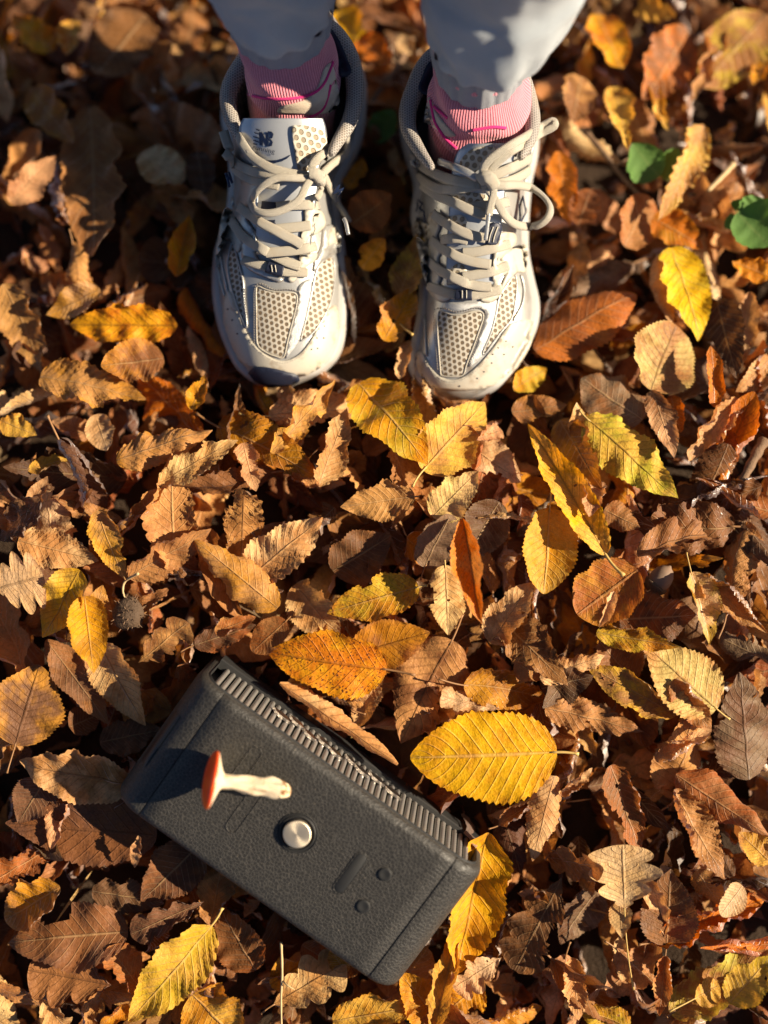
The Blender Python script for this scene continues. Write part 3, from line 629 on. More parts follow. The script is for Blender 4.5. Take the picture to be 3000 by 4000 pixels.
for i, (bx, by, tx, ty, wd, kind, pal, op, lab) in enumerate(HERO):
    op = dict(op); rng = RG(1000+i)
    dz = min(op.pop('dz'), .032); st = op.pop('stalk', 0)
    zb, zt = hero_z(bx, by, dz), hero_z(tx, ty, dz)
    if wd < 200: zt += rng.uniform(-.010, .016)
    b, t = W(bx, by, zb), W(tx, ty, zt)
    big = wd > 90
    kw = dict(roll=R(op.pop('roll', rng.uniform(-27, 27))), res=(66, 12) if big else (36, 8), stalk=px_len(st, zb) if st else None, torn=.25 if wd > 180 else .7)
    op.setdefault('crump', .95); op.setdefault('pleat', .8); op['crump'] *= 1.1
    if abs(op.get('curl', 0)) < 1: op['curl'] = op.get('curl', 0)*1.35; op.setdefault('bend', rng.uniform(-.3, .3)); op.setdefault('twist', rng.uniform(-.3, .3))
    o = build_leaf(SHAPE_NAME[kind], b, t, px_len(wd, (zb+zt)/2)*1.12, kind, pal, rng, **kw, **op)
    tag(o, lab, 'leaf', LEAF_GROUP)
    n = 5
    for k in range(n): taken.append((bx+(tx-bx)*(k+.5)/n, by+(ty-by)*(k+.5)/n, wd*.42))
# ------------------------------------------------------------------ more single leaves between those
MARKS = [(640,3040,'the left end of the speaker'), (1200,3600,'the long lower side of the speaker'), (1760,3650,'the right end of the speaker'), (1350,2900,'the speaker grille'),
 (1080,1500,'the left shoe toe'), (1820,1560,'the right shoe toe'), (840,900,'the left shoe laces'), (2110,900,'the right shoe laces'), (1470,800,'the gap between the shoes'),
 (1890,2930,'the large yellow leaf'), (2660,2650,'the large khaki leaf'), (2660,1150,'the bright upright yellow leaf'), (2560,640,'the two-leaved green seedling'),
 (660,3800,'the long yellow-green leaf at lower left'), (270,2430,'the two yellow left leaves'), (480,1270,'the orange-gold pointed leaf'), (1450,2350,'the yellow-green centre leaf'),
 (2440,3450,'the pale oak leaf'), (2930,3830,'the yellow leaf in the lower right corner'), (150,120,'the gold leaf in the top left corner'), (2850,200,'the olive-brown top right leaf'),
 (350,700,'the long upright upper left leaf'), (2230,2000,'the long arching yellow leaf'), (1540,1660,'the golden ribbed leaf below the shoes'), (300,3230,'the large dark leaf with holes'), (120,1680,'the straw leaf on the left edge'), (2950,1460,'the tan leaf cut by the right edge'), (900,2230,'the golden-tan curved leaf')]
def in_poly(p, P):
    c = False; j = len(P)-1
    for i in range(len(P)):
        if ((P[i][1] > p[1]) != (P[j][1] > p[1])) and p[0] < (P[j][0]-P[i][0])*(p[1]-P[i][1])/(P[j][1]-P[i][1])+P[i][0]: c = not c
        j = i
    return c
BLOCK = [[(470,3080),(800,2600),(920,2590),(1880,3270),(1880,3440),(1550,3870),(1000,3490)],
         [(820,1100),(880,400),(640,0),(1330,0),(1440,300),(1370,1200),(1300,1440),(1080,1510),(960,1450)],
         [(1600,1450),(1560,450),(1640,0),(2360,0),(2100,420),(2120,1200),(2000,1450),(1850,1560)]]
CW = {'tan': 'tan', 'pale': 'pale tan', 'cream': 'cream', 'brown': 'brown', 'dark': 'blackish', 'purple': 'purplish', 'russet': 'russet', 'orange': 'orange', 'gold': 'golden', 'yellow': 'yellow', 'olive': 'olive', 'lime': 'lime', 'amber': 'amber', 'pink': 'pinkish', 'khaki': 'khaki', 'grey': 'greyish', 'straw': 'straw', 'tanbrown': 'nut-brown'}
KW = {'elm': 'toothed', 'beech': 'broad', 'oak': 'lobed', 'round': 'oval', 'lance': 'narrow'}
SW = {'flat': 'flat', 'cupped': 'cupped', 'rolled': 'rolled', 'folded': 'creased', 'half': 'half-curled'}
def side_word(dx, dy):
    a = math.degrees(math.atan2(-dy, dx)) % 360
    return ['right of', 'above right of', 'above', 'above left of', 'left of', 'below left of', 'below', 'below right of'][int(((a+22.5) % 360)//45)]
rng = RG(77); used = set(h[8] for h in HERO); fills = 300-len(HERO)
spots_ = []; tries = 0
while len(spots_) < fills and tries < 60000:
    tries += 1
    best = None
    for _ in range(6):
        x, y = rng.uniform(-30, 3030), rng.uniform(-30, 4030)
        if any(in_poly((x, y), P) for P in BLOCK): continue
        d = min([math.hypot(x-a, y-b_)-r_ for a, b_, r_ in taken]+[math.hypot(x-a, y-b_)-30 for a, b_ in spots_])
        if best is None or d > best[0]: best = (d, x, y)
    if best: spots_.append(best[1:])
for i, (x, y) in enumerate(spots_):
    rg = RG(5000+i)
    kind = rg.choices(['elm', 'beech', 'oak', 'round', 'lance'], [48, 16, 16, 7, 13])[0]
    pal = rg.choices(['tan', 'tanbrown', 'brown', 'pale', 'pink', 'amber', 'dark', 'purple', 'cream', 'russet', 'straw', 'gold', 'orange', 'grey'], [30, 18, 14, 15, 10, 6, 6, 6, 5, 5, 3, 3, 3, 3])[0]
    st, k = rand_shape(rg)
    dz = rg.uniform(.004, .016); z = hero_z(x, y, dz)
    L = rg.uniform(.055, .098)*(.75 if kind in ('round', 'lance') else 1); Wd = L*(rg.uniform(.36, .56) if kind != 'lance' else .28)
    c = W(x, y, z); yaw = rg.uniform(0, 2*math.pi); pit = rg.gauss(0, .34)
    d = Vector((math.cos(yaw)*math.cos(pit), math.sin(yaw)*math.cos(pit), math.sin(pit)))*(L/2)
    o = build_leaf(SHAPE_NAME[kind], c-d, c+d, Wd, kind, pal, rg, roll=rg.gauss(0, .48), res=(44, 9), stalk=L*rg.uniform(.12, .3) if rg.random() < .5 else None, spots=rg.random()*.4, vein=rg.random(), **k)
    near = sorted(MARKS, key=lambda m: math.hypot(m[0]-x, m[1]-y))
    lab = None
    for m in near[:6]:
        cand = f"{SW[st]} {CW[pal]} {KW[kind]} leaf {side_word(x-m[0], y-m[1])} {m[2]}"
        if cand not in used: lab = cand; break
    used.add(lab); tag(o, lab, 'leaf', LEAF_GROUP)
# ------------------------------------------------------------------ speaker
def leather_material():
    t = NT('grey_pebbled_leather'); o = t.obj()
    wv = t.n('VectorMath', {'operation': 'ADD'}, i0=o, i1=t.n('VectorMath', {'operation': 'SCALE'}, i0=t.n('TexNoise', None, Vector=o, Scale=220.0).outputs['Color'], Scale=.0007).outputs[0]).outputs[0]
    vo = t.n('TexVoronoi', {'feature': 'DISTANCE_TO_EDGE'}, Vector=wv, Scale=370.0).outputs[0]
    vo2 = t.n('TexVoronoi', {'feature': 'F1'}, Vector=wv, Scale=370.0)
    crease = t.ramp(vo, 0.0, .12)
    fine = t.noise(o, 2500, 3)
    n = t.noise(o, 25, 4)
    c = t.mix(crease, (.054, .049, .042), (.017, .0157, .0138))  # cell borders coloured lighter, highlights on the pebbling put into the colour
    c = t.mix(t.math('MULTIPLY', n, .6), c, t.mix(.5, c, (.050, .046, .040)))
    dust = t.math('MULTIPLY', t.ramp(t.noise(o, 700, 2), .69, .74), .5)
    c = t.mix(dust, c, (.22, .18, .13))
    h = t.math('ADD', t.math('SUBTRACT', 1.0, crease), t.math('MULTIPLY', fine, .15))
    return t.done(t.principled(c, .52, t.bump(h, .40, .0006), 0, .45))
M_LTH = leather_material()
M_BLK = simple('black_plastic', (.012, .012, .013), .45, spec=.4)
M_RUB = simple('dark_rubber', (.018, .018, .018), .6, spec=.35)
M_BAR = simple('gunmetal_coil', (.42, .40, .37), .36, metal=.75)
M_EMB = simple('polished_chrome', (.62, .56, .50), .30, metal=1.0, nscale=50, bump=.03)
def knob_material():
    t = NT('spun_aluminium'); o = t.obj()
    s = t.n('SeparateXYZ', None, Vector=o)
    r = t.math('SQRT', t.math('ADD', t.math('POWER', s.outputs[0], 2.0), t.math('POWER', s.outputs[1], 2.0)))
    ring = t.math('SINE', t.math('MULTIPLY', r, 14000.0))
    c = t.mix(t.math('MULTIPLY', t.math('ADD', ring, 1.0), .5), (.70, .58, .42), (.82, .70, .52))
    p = t.principled(c, .46, t.bump(ring, .12, .0002), .8)
    p.node.inputs['Anisotropic'].default_value = .75
    tn = t.n('Tangent', {'direction_type': 'RADIAL', 'axis': 'Z'}); t.t.links.new(tn.outputs[0], p.node.inputs['Tangent'])
    return t.done(p)
SPZ, SPH = .050, .112                       # top height, body height
sp_c = W(1152, 3276, SPZ)
TILT = R(8)                                 # leans back a little on the leaves, grille edge highest
_rot = Matrix.Rotation(-R(35.2), 3, 'Z') @ Matrix.Rotation(TILT, 3, 'X')
sp = empty('portable_speaker', sp_c - _rot @ Vector((0, 0, SPH)), (TILT, 0, -R(35.2)))
sp_nrm = _rot @ Vector((0, 0, 1))
def on_top(px_, py_, h=0.0):
    """point h above the speaker's top face at a photo pixel"""
    c0 = Vector((0, 0, CAM_Z)); d = W(px_, py_, 0)-c0
    return c0 + d*((sp_c+sp_nrm*h-c0).dot(sp_nrm)/d.dot(sp_nrm))
tag(sp, 'grey leather portable speaker with round metal knob lying among the leaves', 'speaker')
SA, SN, SR = .1300, .0585, .024            # half length, half depth, corner radius
def sp_profile(d, g=True):
    """closed outline in (e, z) inset by d, z from 0 to SPH, with grooves near both ends"""
    a, r = SA-d, max(SR-d, .002); z0, z1 = d, SPH-d; pts = []
    def arc(cx, cz, a0, a1, n=8):
        for k in range(n+1):
            q = a0+(a1-a0)*k/n; pts.append((cx+r*math.cos(q), cz+r*math.sin(q)))
    eg = SA-.0245
    arc(a-r, z1-r, 0, math.pi/2)
    n_top = 20
    gd = .0011 if g else 0
    for e_ in [eg+.0005, eg, eg-.0005, eg-.0011]: pts.append((min(e_, a-r-.0001), z1-(gd if e_ in (eg, eg-.0005) else 0)))
    for k in range(1, n_top): pts.append(((eg-.003)*(1-2*k/n_top), z1))
    for e_ in [-eg+.0011, -eg+.0005, -eg, -eg-.0005]: pts.append((max(e_, -(a-r-.0001)), z1-(gd if e_ in (-eg, -eg+.0005) else 0)))
    arc(-a+r, z1-r, math.pi/2, math.pi)
    arc(-a+r, z0+r, math.pi, 1.5*math.pi)
    for k in range(1, 6): pts.append(((a-r)*(-1+2*k/6), z0))
    arc(a-r, z0+r, 1.5*math.pi, 2*math.pi)
    return pts
rr = .007; lev = []
for k in range(7):
    q = math.pi/2*k/6; lev.append((-SN+rr*(1-math.sin(q)), rr*(1-math.cos(q))))
for k in range(1, 9): lev.append((-SN+rr+(2*SN-2*rr)*k/9, 0.0))
for k in range(7):
    q = math.pi/2*(1-k/6); lev.append((SN-rr*(1-math.sin(q)), rr*(1-math.cos(q))))
lev.sort(key=lambda t_: t_[0])
rings = [[Vector((e_, n_, z_)) for e_, z_ in sp_profile(d)] for n_, d in lev]
V, F = loft(rings, True, True, False)
casing = part('casing', V, F, sp, M_LTH, local=True)
# front frame, recess and grille
def plain(d): return sp_profile(d, False)
fr = [[Vector((e_, SN+dn, z_)) for e_, z_ in plain(d)] for dn, d in [(-.0002, rr-.0004), (.0012, rr+.0006), (.0012, .0078), (-.0085, .0080)]]
V, F = loft(fr); part('grille_frame', V, F, sp, M_RUB, local=True)
V = [Vector((e_, SN-.0082, z_)) for e_, z_ in plain(.0079)]
part('grille_back', V, [tuple(range(len(V)))], sp, M_BLK, local=True, smooth_=False)
def bar_mesh(h, nr, rad):
    rg_ = []
    for i in range(nr*4+1):
        z = h*i/(nr*4); q = rad*(1.0 if i % 4 == 2 else .9 if i % 4 in (1, 3) else .60)
        rg_.append([Vector((q*math.cos(2*math.pi*k/8), q*math.sin(2*math.pi*k/8), z)) for k in range(8)])
    V, F = loft(rg_, True, True, True); return mesh('grille_bar', V, F)
nb_ = 43; span = 2*(SA-.0135)
BARH = .050
bm_ = bar_mesh(BARH, 11, .0022); bm_.materials.append(M_BAR); bm_.materials.append(M_BLK)
for pg in bm_.polygons:
    if len(pg.vertices) == 4 and (pg.vertices[0]//8) % 4 == 9: pg.material_index = 1
for i in range(nb_):
    e_ = -span/2+span*(i+.5)/nb_
    o = bpy.data.objects.new('grille_bar', bm_); C.objects.link(o); o.parent = sp; o.location = (e_, SN-.0018, SPH-.0085-BARH)
rail = [[Vector((e_, SN+dn, z_)) for e_ in (-SA+.0070, SA-.0070)] for dn, z_ in ((-.004, SPH-.0085-BARH+.001), (.0026, SPH-.0085-BARH), (.0034, SPH-.0095-BARH), (.0034, SPH-.0220-BARH), (-.004, SPH-.0240-BARH))]
V, F = loft(rail, False); part('grille_rail', V, F, sp, M_RUB, local=True, smooth_=False)
# chrome emblem: nine slanted strokes standing off the grille
em_z = SPH-.040
strokes = [(-.060, .018, .004), (-.047, .015, -.003), (-.034, .012, .004), (-.022, .013, -.002), (-.010, .014, .003), (.003, .009, -.004), (.014, .014, .002), (.028, .016, -.003), (.043, .019, .001)]
for e0, ln, sl in strokes:
    ln *= .74; out = [(-ln/2, -.0045), (ln*.15, -.0055), (ln*.42, -.003), (ln/2, .0045), (-ln*.1, .005), (-ln*.42, .003)]
    V = []
    for dn in (0.0006, .0030):
        for px_, pz_ in out: V.append(Vector((e0+px_+pz_*.4, SN-.0005+dn, em_z+pz_*.8+sl)))
    n = len(out); F = [tuple(range(n-1, -1, -1)), tuple(range(n, 2*n))]+[(k, (k+1) % n, n+(k+1) % n, n+k) for k in range(n)]
    part('emblem_stroke', V, F, sp, M_EMB, local=True, smooth_=False)
# knob
def sp_local(px_, py_, z=SPZ):
    return sp.matrix_basis.inverted() @ on_top(px_, py_, z-SPZ)
def lathe(prof, seg=40):
    rings_ = [[Vector((r_*math.cos(2*math.pi*k/seg), r_*math.sin(2*math.pi*k/seg), z_)) for k in range(seg)] for r_, z_ in prof]
    return loft(rings_, True, True, True)
kp = sp_local(1160, 3259, SPZ+.003)
V, F = lathe([(.0155, -.001), (.0155, .0004), (.0150, .0010), (.0146, .0004), (.0140, .0002), (.0136, .0012), (.0129, .0016), (.0122, .0008), (.0120, -.001)])
ring_o = link('knob_ring', mesh('knob_ring', V, F), sp, M_RUB); ring_o.location = (kp.x, kp.y, SPH)
V, F = lathe([(.0106, -.001), (.0106, .0032), (.0103, .0038), (.0096, .0040), (.0050, .00395), (.0004, .0039)], 48)
kn = link('knob', mesh('knob', V, F), sp, knob_material()); kn.location = (kp.x, kp.y, SPH); kn.rotation_euler = (0, 0, .4)
V, F = lathe([(.0125, -.0005), (.0125, .0003), (.0100, .0003)], 40)
kb = link('knob_well', mesh('knob_well', V, F), sp, M_BLK); kb.location = (kp.x, kp.y, SPH)
def pill(cx, cy, ln, wd, h, ang=math.pi/2, n=10, edge=.0006):
    """rounded bar outline in the speaker's top plane"""
    out = []
    for s in (0, 1):
        for k in range(n+1):
            q = -math.pi/2+math.pi*k/n+math.pi*s
            out.append(((ln/2-wd/2)*(1 if s == 0 else -1)+wd/2*math.cos(q), wd/2*math.sin(q)))
    ca, sa = math.cos(ang), math.sin(ang)
    return [(cx+x*ca-y*sa, cy+x*sa+y*ca) for x, y in out]
def pill_plate(name, cx, cy, ln, wd, mat, z0, z1):
    a = pill(cx, cy, ln, wd, 0); b = pill(cx, cy, ln-.0008, wd-.0008, 0); n = len(a)
    rings_ = [[Vector((x, y, SPH+z0)) for x, y in a], [Vector((x, y, SPH+z1-.0003)) for x, y in a], [Vector((x, y, SPH+z1)) for x, y in b]]
    V, F = loft(rings_, True, False, True); return part(name, V, F, sp, mat, local=True)
def pill_ring(name, cx, cy, ln, wd, rad, mat):
    a = [Vector((x, y, SPH+rad*.2)) for x, y in pill(cx, cy, ln, wd, 0, n=12)]
    V, F = sweep(a, rad*2, rad*2, closed=True, seg=6); return part(name, V, F, sp, mat, local=True)
p = sp_local(1368, 3411); pill_plate('indicator_strip', p.x, p.y, .036, .0088, M_RUB, -.0006, .0005)
pill_ring('indicator_rim', p.x, p.y, .037, .0096, .00045, M_LTH)
for (x, y) in ((1503, 3415), (1419, 3540)):
    p = sp_local(x, y); V, F = lathe([(.0052, -.0006), (.0052, .0006), (.0046, .0011), (.0030, .0007), (.0002, .0004)], 24)
    b_ = link('button', mesh('button', V, F), sp, M_RUB); b_.location = (p.x, p.y, SPH)
p1 = sp_local(925, 3060); p2 = sp_local(970, 3105)
pill_ring('button_outline', p1.x-.002, p1.y+.012, .040, .0095, .00042, M_LTH)
pill_ring('button_outline', p2.x+.004, p2.y-.010, .044, .0095, .00042, M_LTH)
# left port slot: raised plate, its black put in for the recess's shade
for s in (-1, 1):
    V = []; q0 = R(38); cx, cz = SA-SR, SPH-SR
    for nn in np.linspace(-.024, .024, 14):
        for dq in (-.20, -.17, .17, .20):
            ed = .0004 if abs(dq) > .18 or abs(nn) > .0235 else .0009
            V.append(Vector((s*(cx+(SR+ed)*math.cos(q0+dq)), nn, cz+(SR+ed)*math.sin(q0+dq))))
    F = [(i*4+k, i*4+k+1, (i+1)*4+k+1, (i+1)*4+k) for i in range(13) for k in range(3)]
    if s < 0: part('port_slot', V, F, sp, M_BLK, local=True)

# ------------------------------------------------------------------ mushroom lying on the speaker
def mushroom():
    cap_c = on_top(822, 3043, .0213); end = on_top(1126, 3092, .0066)
    ax = (end-cap_c); L = ax.length
    root = empty('mushroom', cap_c-sp_nrm*.0213); tag(root, 'red-capped mushroom with white stem lying on the grey speaker', 'mushroom')
    x = ax.normalized(); y = Vector((0, 0, 1)).cross(x).normalized(); z = x.cross(y)
    seg = 40
    def P(a, r, q, wob=0.0):
        r2 = r*(1+wob*mnoise.noise(Vector((math.cos(q)*1.6, math.sin(q)*1.6, a*90))))
        sag = -.0022*math.sin(math.pi*min(1, max(0, a/L)))
        return cap_c + x*a + y*(r2*math.cos(q)) + z*(r2*math.sin(q)+sag)
    def rings(prof, wob): return [[P(a, r, 2*math.pi*k/seg, wob) for k in range(seg)] for a, r in prof]
    t = NT('red_cap_skin'); o = t.obj()
    c = t.mix(t.ramp(t.noise(o, 70, 4), .35, .7), (.80, .060, .004), (.88, .14, .010))
    m_cap = t.done(t.principled(c, .38, t.bump(t.noise(o, 600, 3), .2, .0005), 0, .5, sss=.5))
    t = NT('white_mushroom_flesh'); o = t.obj()
    n = t.noise(o, 120, 5, .65)
    c = t.mix(t.ramp(n, .50, .68), (.62, .50, .34), (.40, .23, .09))
    c = t.mix(t.math('MULTIPLY', t.noise(o, 900, 2), .3), c, (.66, .57, .42))
    m_stem = t.done(t.principled(c, .6, t.bump(n, .35, .0012), 0, .3, sss=.15))
    t = NT('gills'); o = t.obj()
    m_gill = t.done(t.principled(t.mix(t.noise(o, 300, 3), (.56, .45, .30), (.66, .56, .40)), .6, None, 0, .3, sss=.15))
    t = NT('soiled_stem_foot'); o = t.obj()
    m_foot = t.done(t.principled(t.mix(t.ramp(t.noise(o, 350, 4), .42, .6), (.70, .55, .34), (.20, .09, .03)), .8, t.bump(t.noise(o, 700, 3), .6, .002)))
    R0 = .0213
    V, F = loft(rings([(-.0048, .0004), (-.0046, .005), (-.0041, .0100), (-.0031, .0150), (-.0017, .0187), (0, R0*.985), (.0012, R0), (.0022, R0*.985)], .05), True, True, False)
    part('cap', V, F, root, m_cap)
    g = []
    for i, (a, r) in enumerate([(.0022, R0*.985), (.0030, R0*.93), (.0044, .0160), (.0060, .0115), (.0078, .0075), (.0098, .0048)]):
        ring = []
        for k in range(120):
            q = 2*math.pi*k/120; d = .0006*math.sin(q*60/1.0)*(1 if 0 < i < 5 else 0)
            ring.append(P(a+d, r, q, .05))
        g.append(ring)
    V, F = loft(g); part('gills', V, F, root, m_gill)
    prof = [(.0070, .0060), (.010, .0056), (.018, .0056), (.028, .0064), (.038, .0073), (.046, .0074), (L-.006, .0066)]
    V, F = loft(rings([tuple(q_) for q_ in catmull(prof, 4)], .32)); part('stem', V, F, root, m_stem)
    V, F = loft(rings([(L-.0065, .0066), (L-.004, .0060), (L-.001, .0050), (L+.001, .0038), (L+.002, .0015)], .5), True, False, True); part('stem_foot', V, F, root, m_foot)
mushroom()
# ------------------------------------------------------------------ the person's legs: body, trousers, socks
def knit(name, c1, c2, scale, amp, rough=.9, sheen=.3):
    t = NT(name); o = t.obj()
    n = t.noise(o, scale, 4, .6); f = t.noise(o, 1800, 2)
    c = t.mix(n, c1, c2); c = t.mix(.35, c, t.mix(f, (.55, .55, .55), (1.4, 1.4, 1.4)), 'MULTIPLY')
    return t.done(t.principled(c, rough, t.bump(t.math('ADD', f, t.math('MULTIPLY', n, .6)), amp, .0012), 0, .2, sheen=sheen))
M_TRO = knit('pale_grey_jersey', (.35, .39, .42), (.43, .46, .48), 90, .8)
M_CUF = knit('grey_elastic_cuff', (.20, .215, .24), (.26, .275, .30), 160, .4)
def sock_material():
    t = NT('pink_ribbed_sock'); o = t.obj()
    s = t.n('SeparateXYZ', None, Vector=t.n('UVMap', {'uv_map': 'uv'}).outputs[0])
    rib = t.math('SINE', t.math('MULTIPLY', s.outputs[0], 2*math.pi*104))
    wv = t.noise(o, 700, 2)
    c = t.mix(t.math('MULTIPLY', t.math('ADD', rib, 1.0), .5), (.54, .16, .20), (.72, .27, .32))
    c = t.mix(.3, c, t.mix(wv, (.5, .5, .5), (1.5, 1.5, 1.5)), 'MULTIPLY')
    return t.done(t.principled(c, .9, t.bump(t.math('ADD', t.math('MULTIPLY', rib, .6), wv), .5, .0010), 0, .2, sheen=.4))
M_SOK = sock_material()
M_SKIN = simple('skin', (.55, .33, .24), .5)
person = empty('person', (0.0, .34, -.10))
tag(person, 'person standing in pale grey joggers and pink socks, seen from the knees down', 'person')
def ring_px(z, xl, xr, yf, ry, n=72, f=None):
    """ring at height z between pixel columns xl and xr, its front at pixel row yf"""
    k = (CAM_Z-z)/FPX
    cx = ((xl+xr)/2-1500)*k; rx = (xr-xl)/2*k; cy = (2000-yf)*k+ry
    return cx, cy, rx, ry, z
def leg_loft(rs, n, fold=None):
    rings = []
    for i, (cx, cy, rx, ry, z) in enumerate(rs):
        ring = []
        for k in range(n):
            q = 2*math.pi*k/n; d = fold(i, q, z) if fold else 0
            ring.append(Vector((cx+(rx+d)*math.cos(q), cy+(ry+d)*math.sin(q), z)))
        rings.append(ring)
    return rings
def dense(rs, m):
    """resample ring specs smoothly in height"""
    P = catmull(rs, m); return [tuple(p) for p in P]
LEG = {
 'A': dict(cuff=[ring_px(.040, 893, 1296, 272, .038), ring_px(.050, 886, 1299, 240, .039), ring_px(.064, 880, 1300, 200, .040)],
           tro=[ring_px(.062, 882, 1300, 205, .040), ring_px(.066, 862, 1303, 216, .046), ring_px(.075, 838, 1306, 208, .050), ring_px(.090, 780, 1316, 172, .055), ring_px(.112, 714, 1322, 98, .060), ring_px(.140, 668, 1326, 0, .063)]),
 'B': dict(cuff=[ring_px(.036, 1690, 2062, 424, .038), ring_px(.046, 1684, 2070, 390, .039), ring_px(.064, 1676, 2082, 330, .041)],
           tro=[ring_px(.062, 1680, 2080, 336, .041), ring_px(.066, 1668, 2132, 352, .048), ring_px(.074, 1660, 2196, 340, .053), ring_px(.089, 1648, 2264, 286, .058), ring_px(.112, 1640, 2324, 180, .062), ring_px(.140, 1640, 2362, 50, .065)]),
}
UP = {'A': [(-.090, .392, .064, .068, .26), (-.095, .392, .068, .072, .36), (-.096, .385, .074, .078, .47), (-.094, .390, .086, .092, .62), (-.088, .40, .096, .10, .78), (-.080, .41, .096, .10, .90)],
      'B': [(.092, .392, .066, .070, .26), (.095, .392, .070, .074, .36), (.096, .385, .075, .080, .47), (.094, .390, .087, .094, .62), (.088, .40, .097, .10, .78), (.080, .41, .097, .10, .90)]}
def folds(seed, amp):
    def f(i, q, z):
        c, s = math.cos(q), math.sin(q)
        v = mnoise.noise(Vector((c*1.3+seed, s*1.3, z*24)))*1.0 + .65*mnoise.noise(Vector((c*2.6+seed, s*2.6, z*48+c*2)))
        rd = (1-abs(2*mnoise.noise(Vector((c*1.1+seed*2, s*1.1, z*20+c*1.2)))))
        v = v*.7+.9*(rd-.6)
        env = smooth(.062, .082, z)
        # soft horizontal slouch folds above the cuff, pinched gathers just over it
        sl = math.sin(z*95+2.6*mnoise.noise(Vector((c*1.5, s*1.5, seed)))*2+c*1.7)*.30*smooth(.07, .1, z)*(1-smooth(.2, .3, z))
        g = (1-smooth(.062, .098, z))*.0018*math.sin(q*13+seed+2*mnoise.noise(Vector((c*2, s*2, seed))))
        return amp*env*(v+sl)+g
    return f
tv, tf = [], []
for key, seed in (('A', 2.3), ('B', 7.9)):
    spec = dense(LEG[key]['tro']+UP[key], 7)
    rg = leg_loft(spec, 96, folds(seed, .0075))
    # turned-in lower hem
    hem = [[v*1.0 for v in r] for r in [[Vector((LEG[key]['cuff'][-1][0]+(v.x-LEG[key]['cuff'][-1][0])*.97, LEG[key]['cuff'][-1][1]+(v.y-LEG[key]['cuff'][-1][1])*.97, v.z+.004)) for v in rg[0]]]]
    V, F = loft(hem+rg, True, False, True); o_ = len(tv); tv += V; tf += [tuple(i+o_ for i in f) for f in F]
hip = [[Vector((.155*math.cos(q)*s_, .41+.11*math.sin(q)*s_, z)) for q in [2*math.pi*k/48 for k in range(48)]] for z, s_ in ((.78, .55), (.80, .9), (.84, 1.05), (.92, 1.08), (.98, 1.0))]
V, F = loft(hip, True, True, True); o_ = len(tv); tv += V; tf += [tuple(i+o_ for i in f) for f in F]
trousers = part('trousers', tv, tf, person, M_TRO)
sockm = {}; SOCKS = {}
for key, seed in (('A', 1.0), ('B', 4.0)):
    def cf(i, q, z, s=seed): return (.0006+.040*max(0, z-.042))*math.sin(q*15+s+1.3*math.sin(3*q))+.0003*math.sin(q*31)
    V, F = loft(leg_loft(dense(LEG[key]['cuff'], 5), 160, cf)); part('trouser_cuff', V, F, trousers, M_CUF)
    if key == 'A': rs = [(-.0745, .328, .034, .050, -.075), (-.0735, .333, .036, .050, -.03), (-.0715, .338, .0365, .040, -.005), (-.0712, .342, .0352, .0375, .015), (-.0730, .350, .0350, .0362, .026), *[(c_[0], c_[1], c_[2]-.0035, c_[3]-.0035, c_[4]) for c_ in LEG['A']['cuff']]]
    else: rs = [(.0700, .300, .034, .050, -.075), (.0715, .306, .036, .048, -.03), (.0735, .313, .0385, .042, -.002), (.0735, .318, .0372, .039, .015), (.0725, .324, .0355, .0370, .024), *[(c_[0], c_[1], c_[2]-.0035, c_[3]-.0035, c_[4]) for c_ in LEG['B']['cuff']]]
    def wr(i, q, z, s=seed, k=key):
        c, sn = math.cos(q), math.sin(q)
        e = smooth(-.01, .0, z)
        return e*((.0030 if k == 'B' else .0014)*math.sin(z*300+2.2*c+1.6*mnoise.noise(Vector((c*1.5, sn*1.5, s)))) + .0007*mnoise.noise(Vector((c*3, sn*3, z*80+s))))
    V, F = loft(leg_loft(dense(rs, 8), 96, wr))
    so = part('sock', V, F, person, M_SOK)
    ul = so.data.uv_layers.new(name='uv')
    for pg in so.data.polygons:
        ks = [v_ % 96 for v_ in pg.vertices]; wrap = max(ks)-min(ks) > 2
        for li, k_ in zip(pg.loop_indices, ks): ul.data[li].uv = ((k_+96 if wrap and k_ < 3 else k_)/96, 0)
    SOCKS[key] = (V, F, so)
bv, bf = [], []
for sx in (-1, 1):
    oy = .034 if sx < 0 else .008
    spec = [(.072*sx, .318+oy*.5, .026, .034, -.06), (.073*sx, .325+oy, .021, .021, .03), (.085*sx, .405, .032, .034, .12), (.092*sx, .405, .036, .038, .20), (.094*sx, .395, .046, .048, .32), (.095*sx, .385, .050, .055, .45), (.092*sx, .39, .066, .072, .62), (.082*sx, .40, .082, .085, .80), (.07*sx, .41, .08, .085, .88)]
    V, F = loft(leg_loft(dense(spec, 4), 20), True, True, True); o_ = len(bv); bv += V; bf += [tuple(i+o_ for i in f) for f in F]
part('legs', bv, bf, person, M_SKIN)
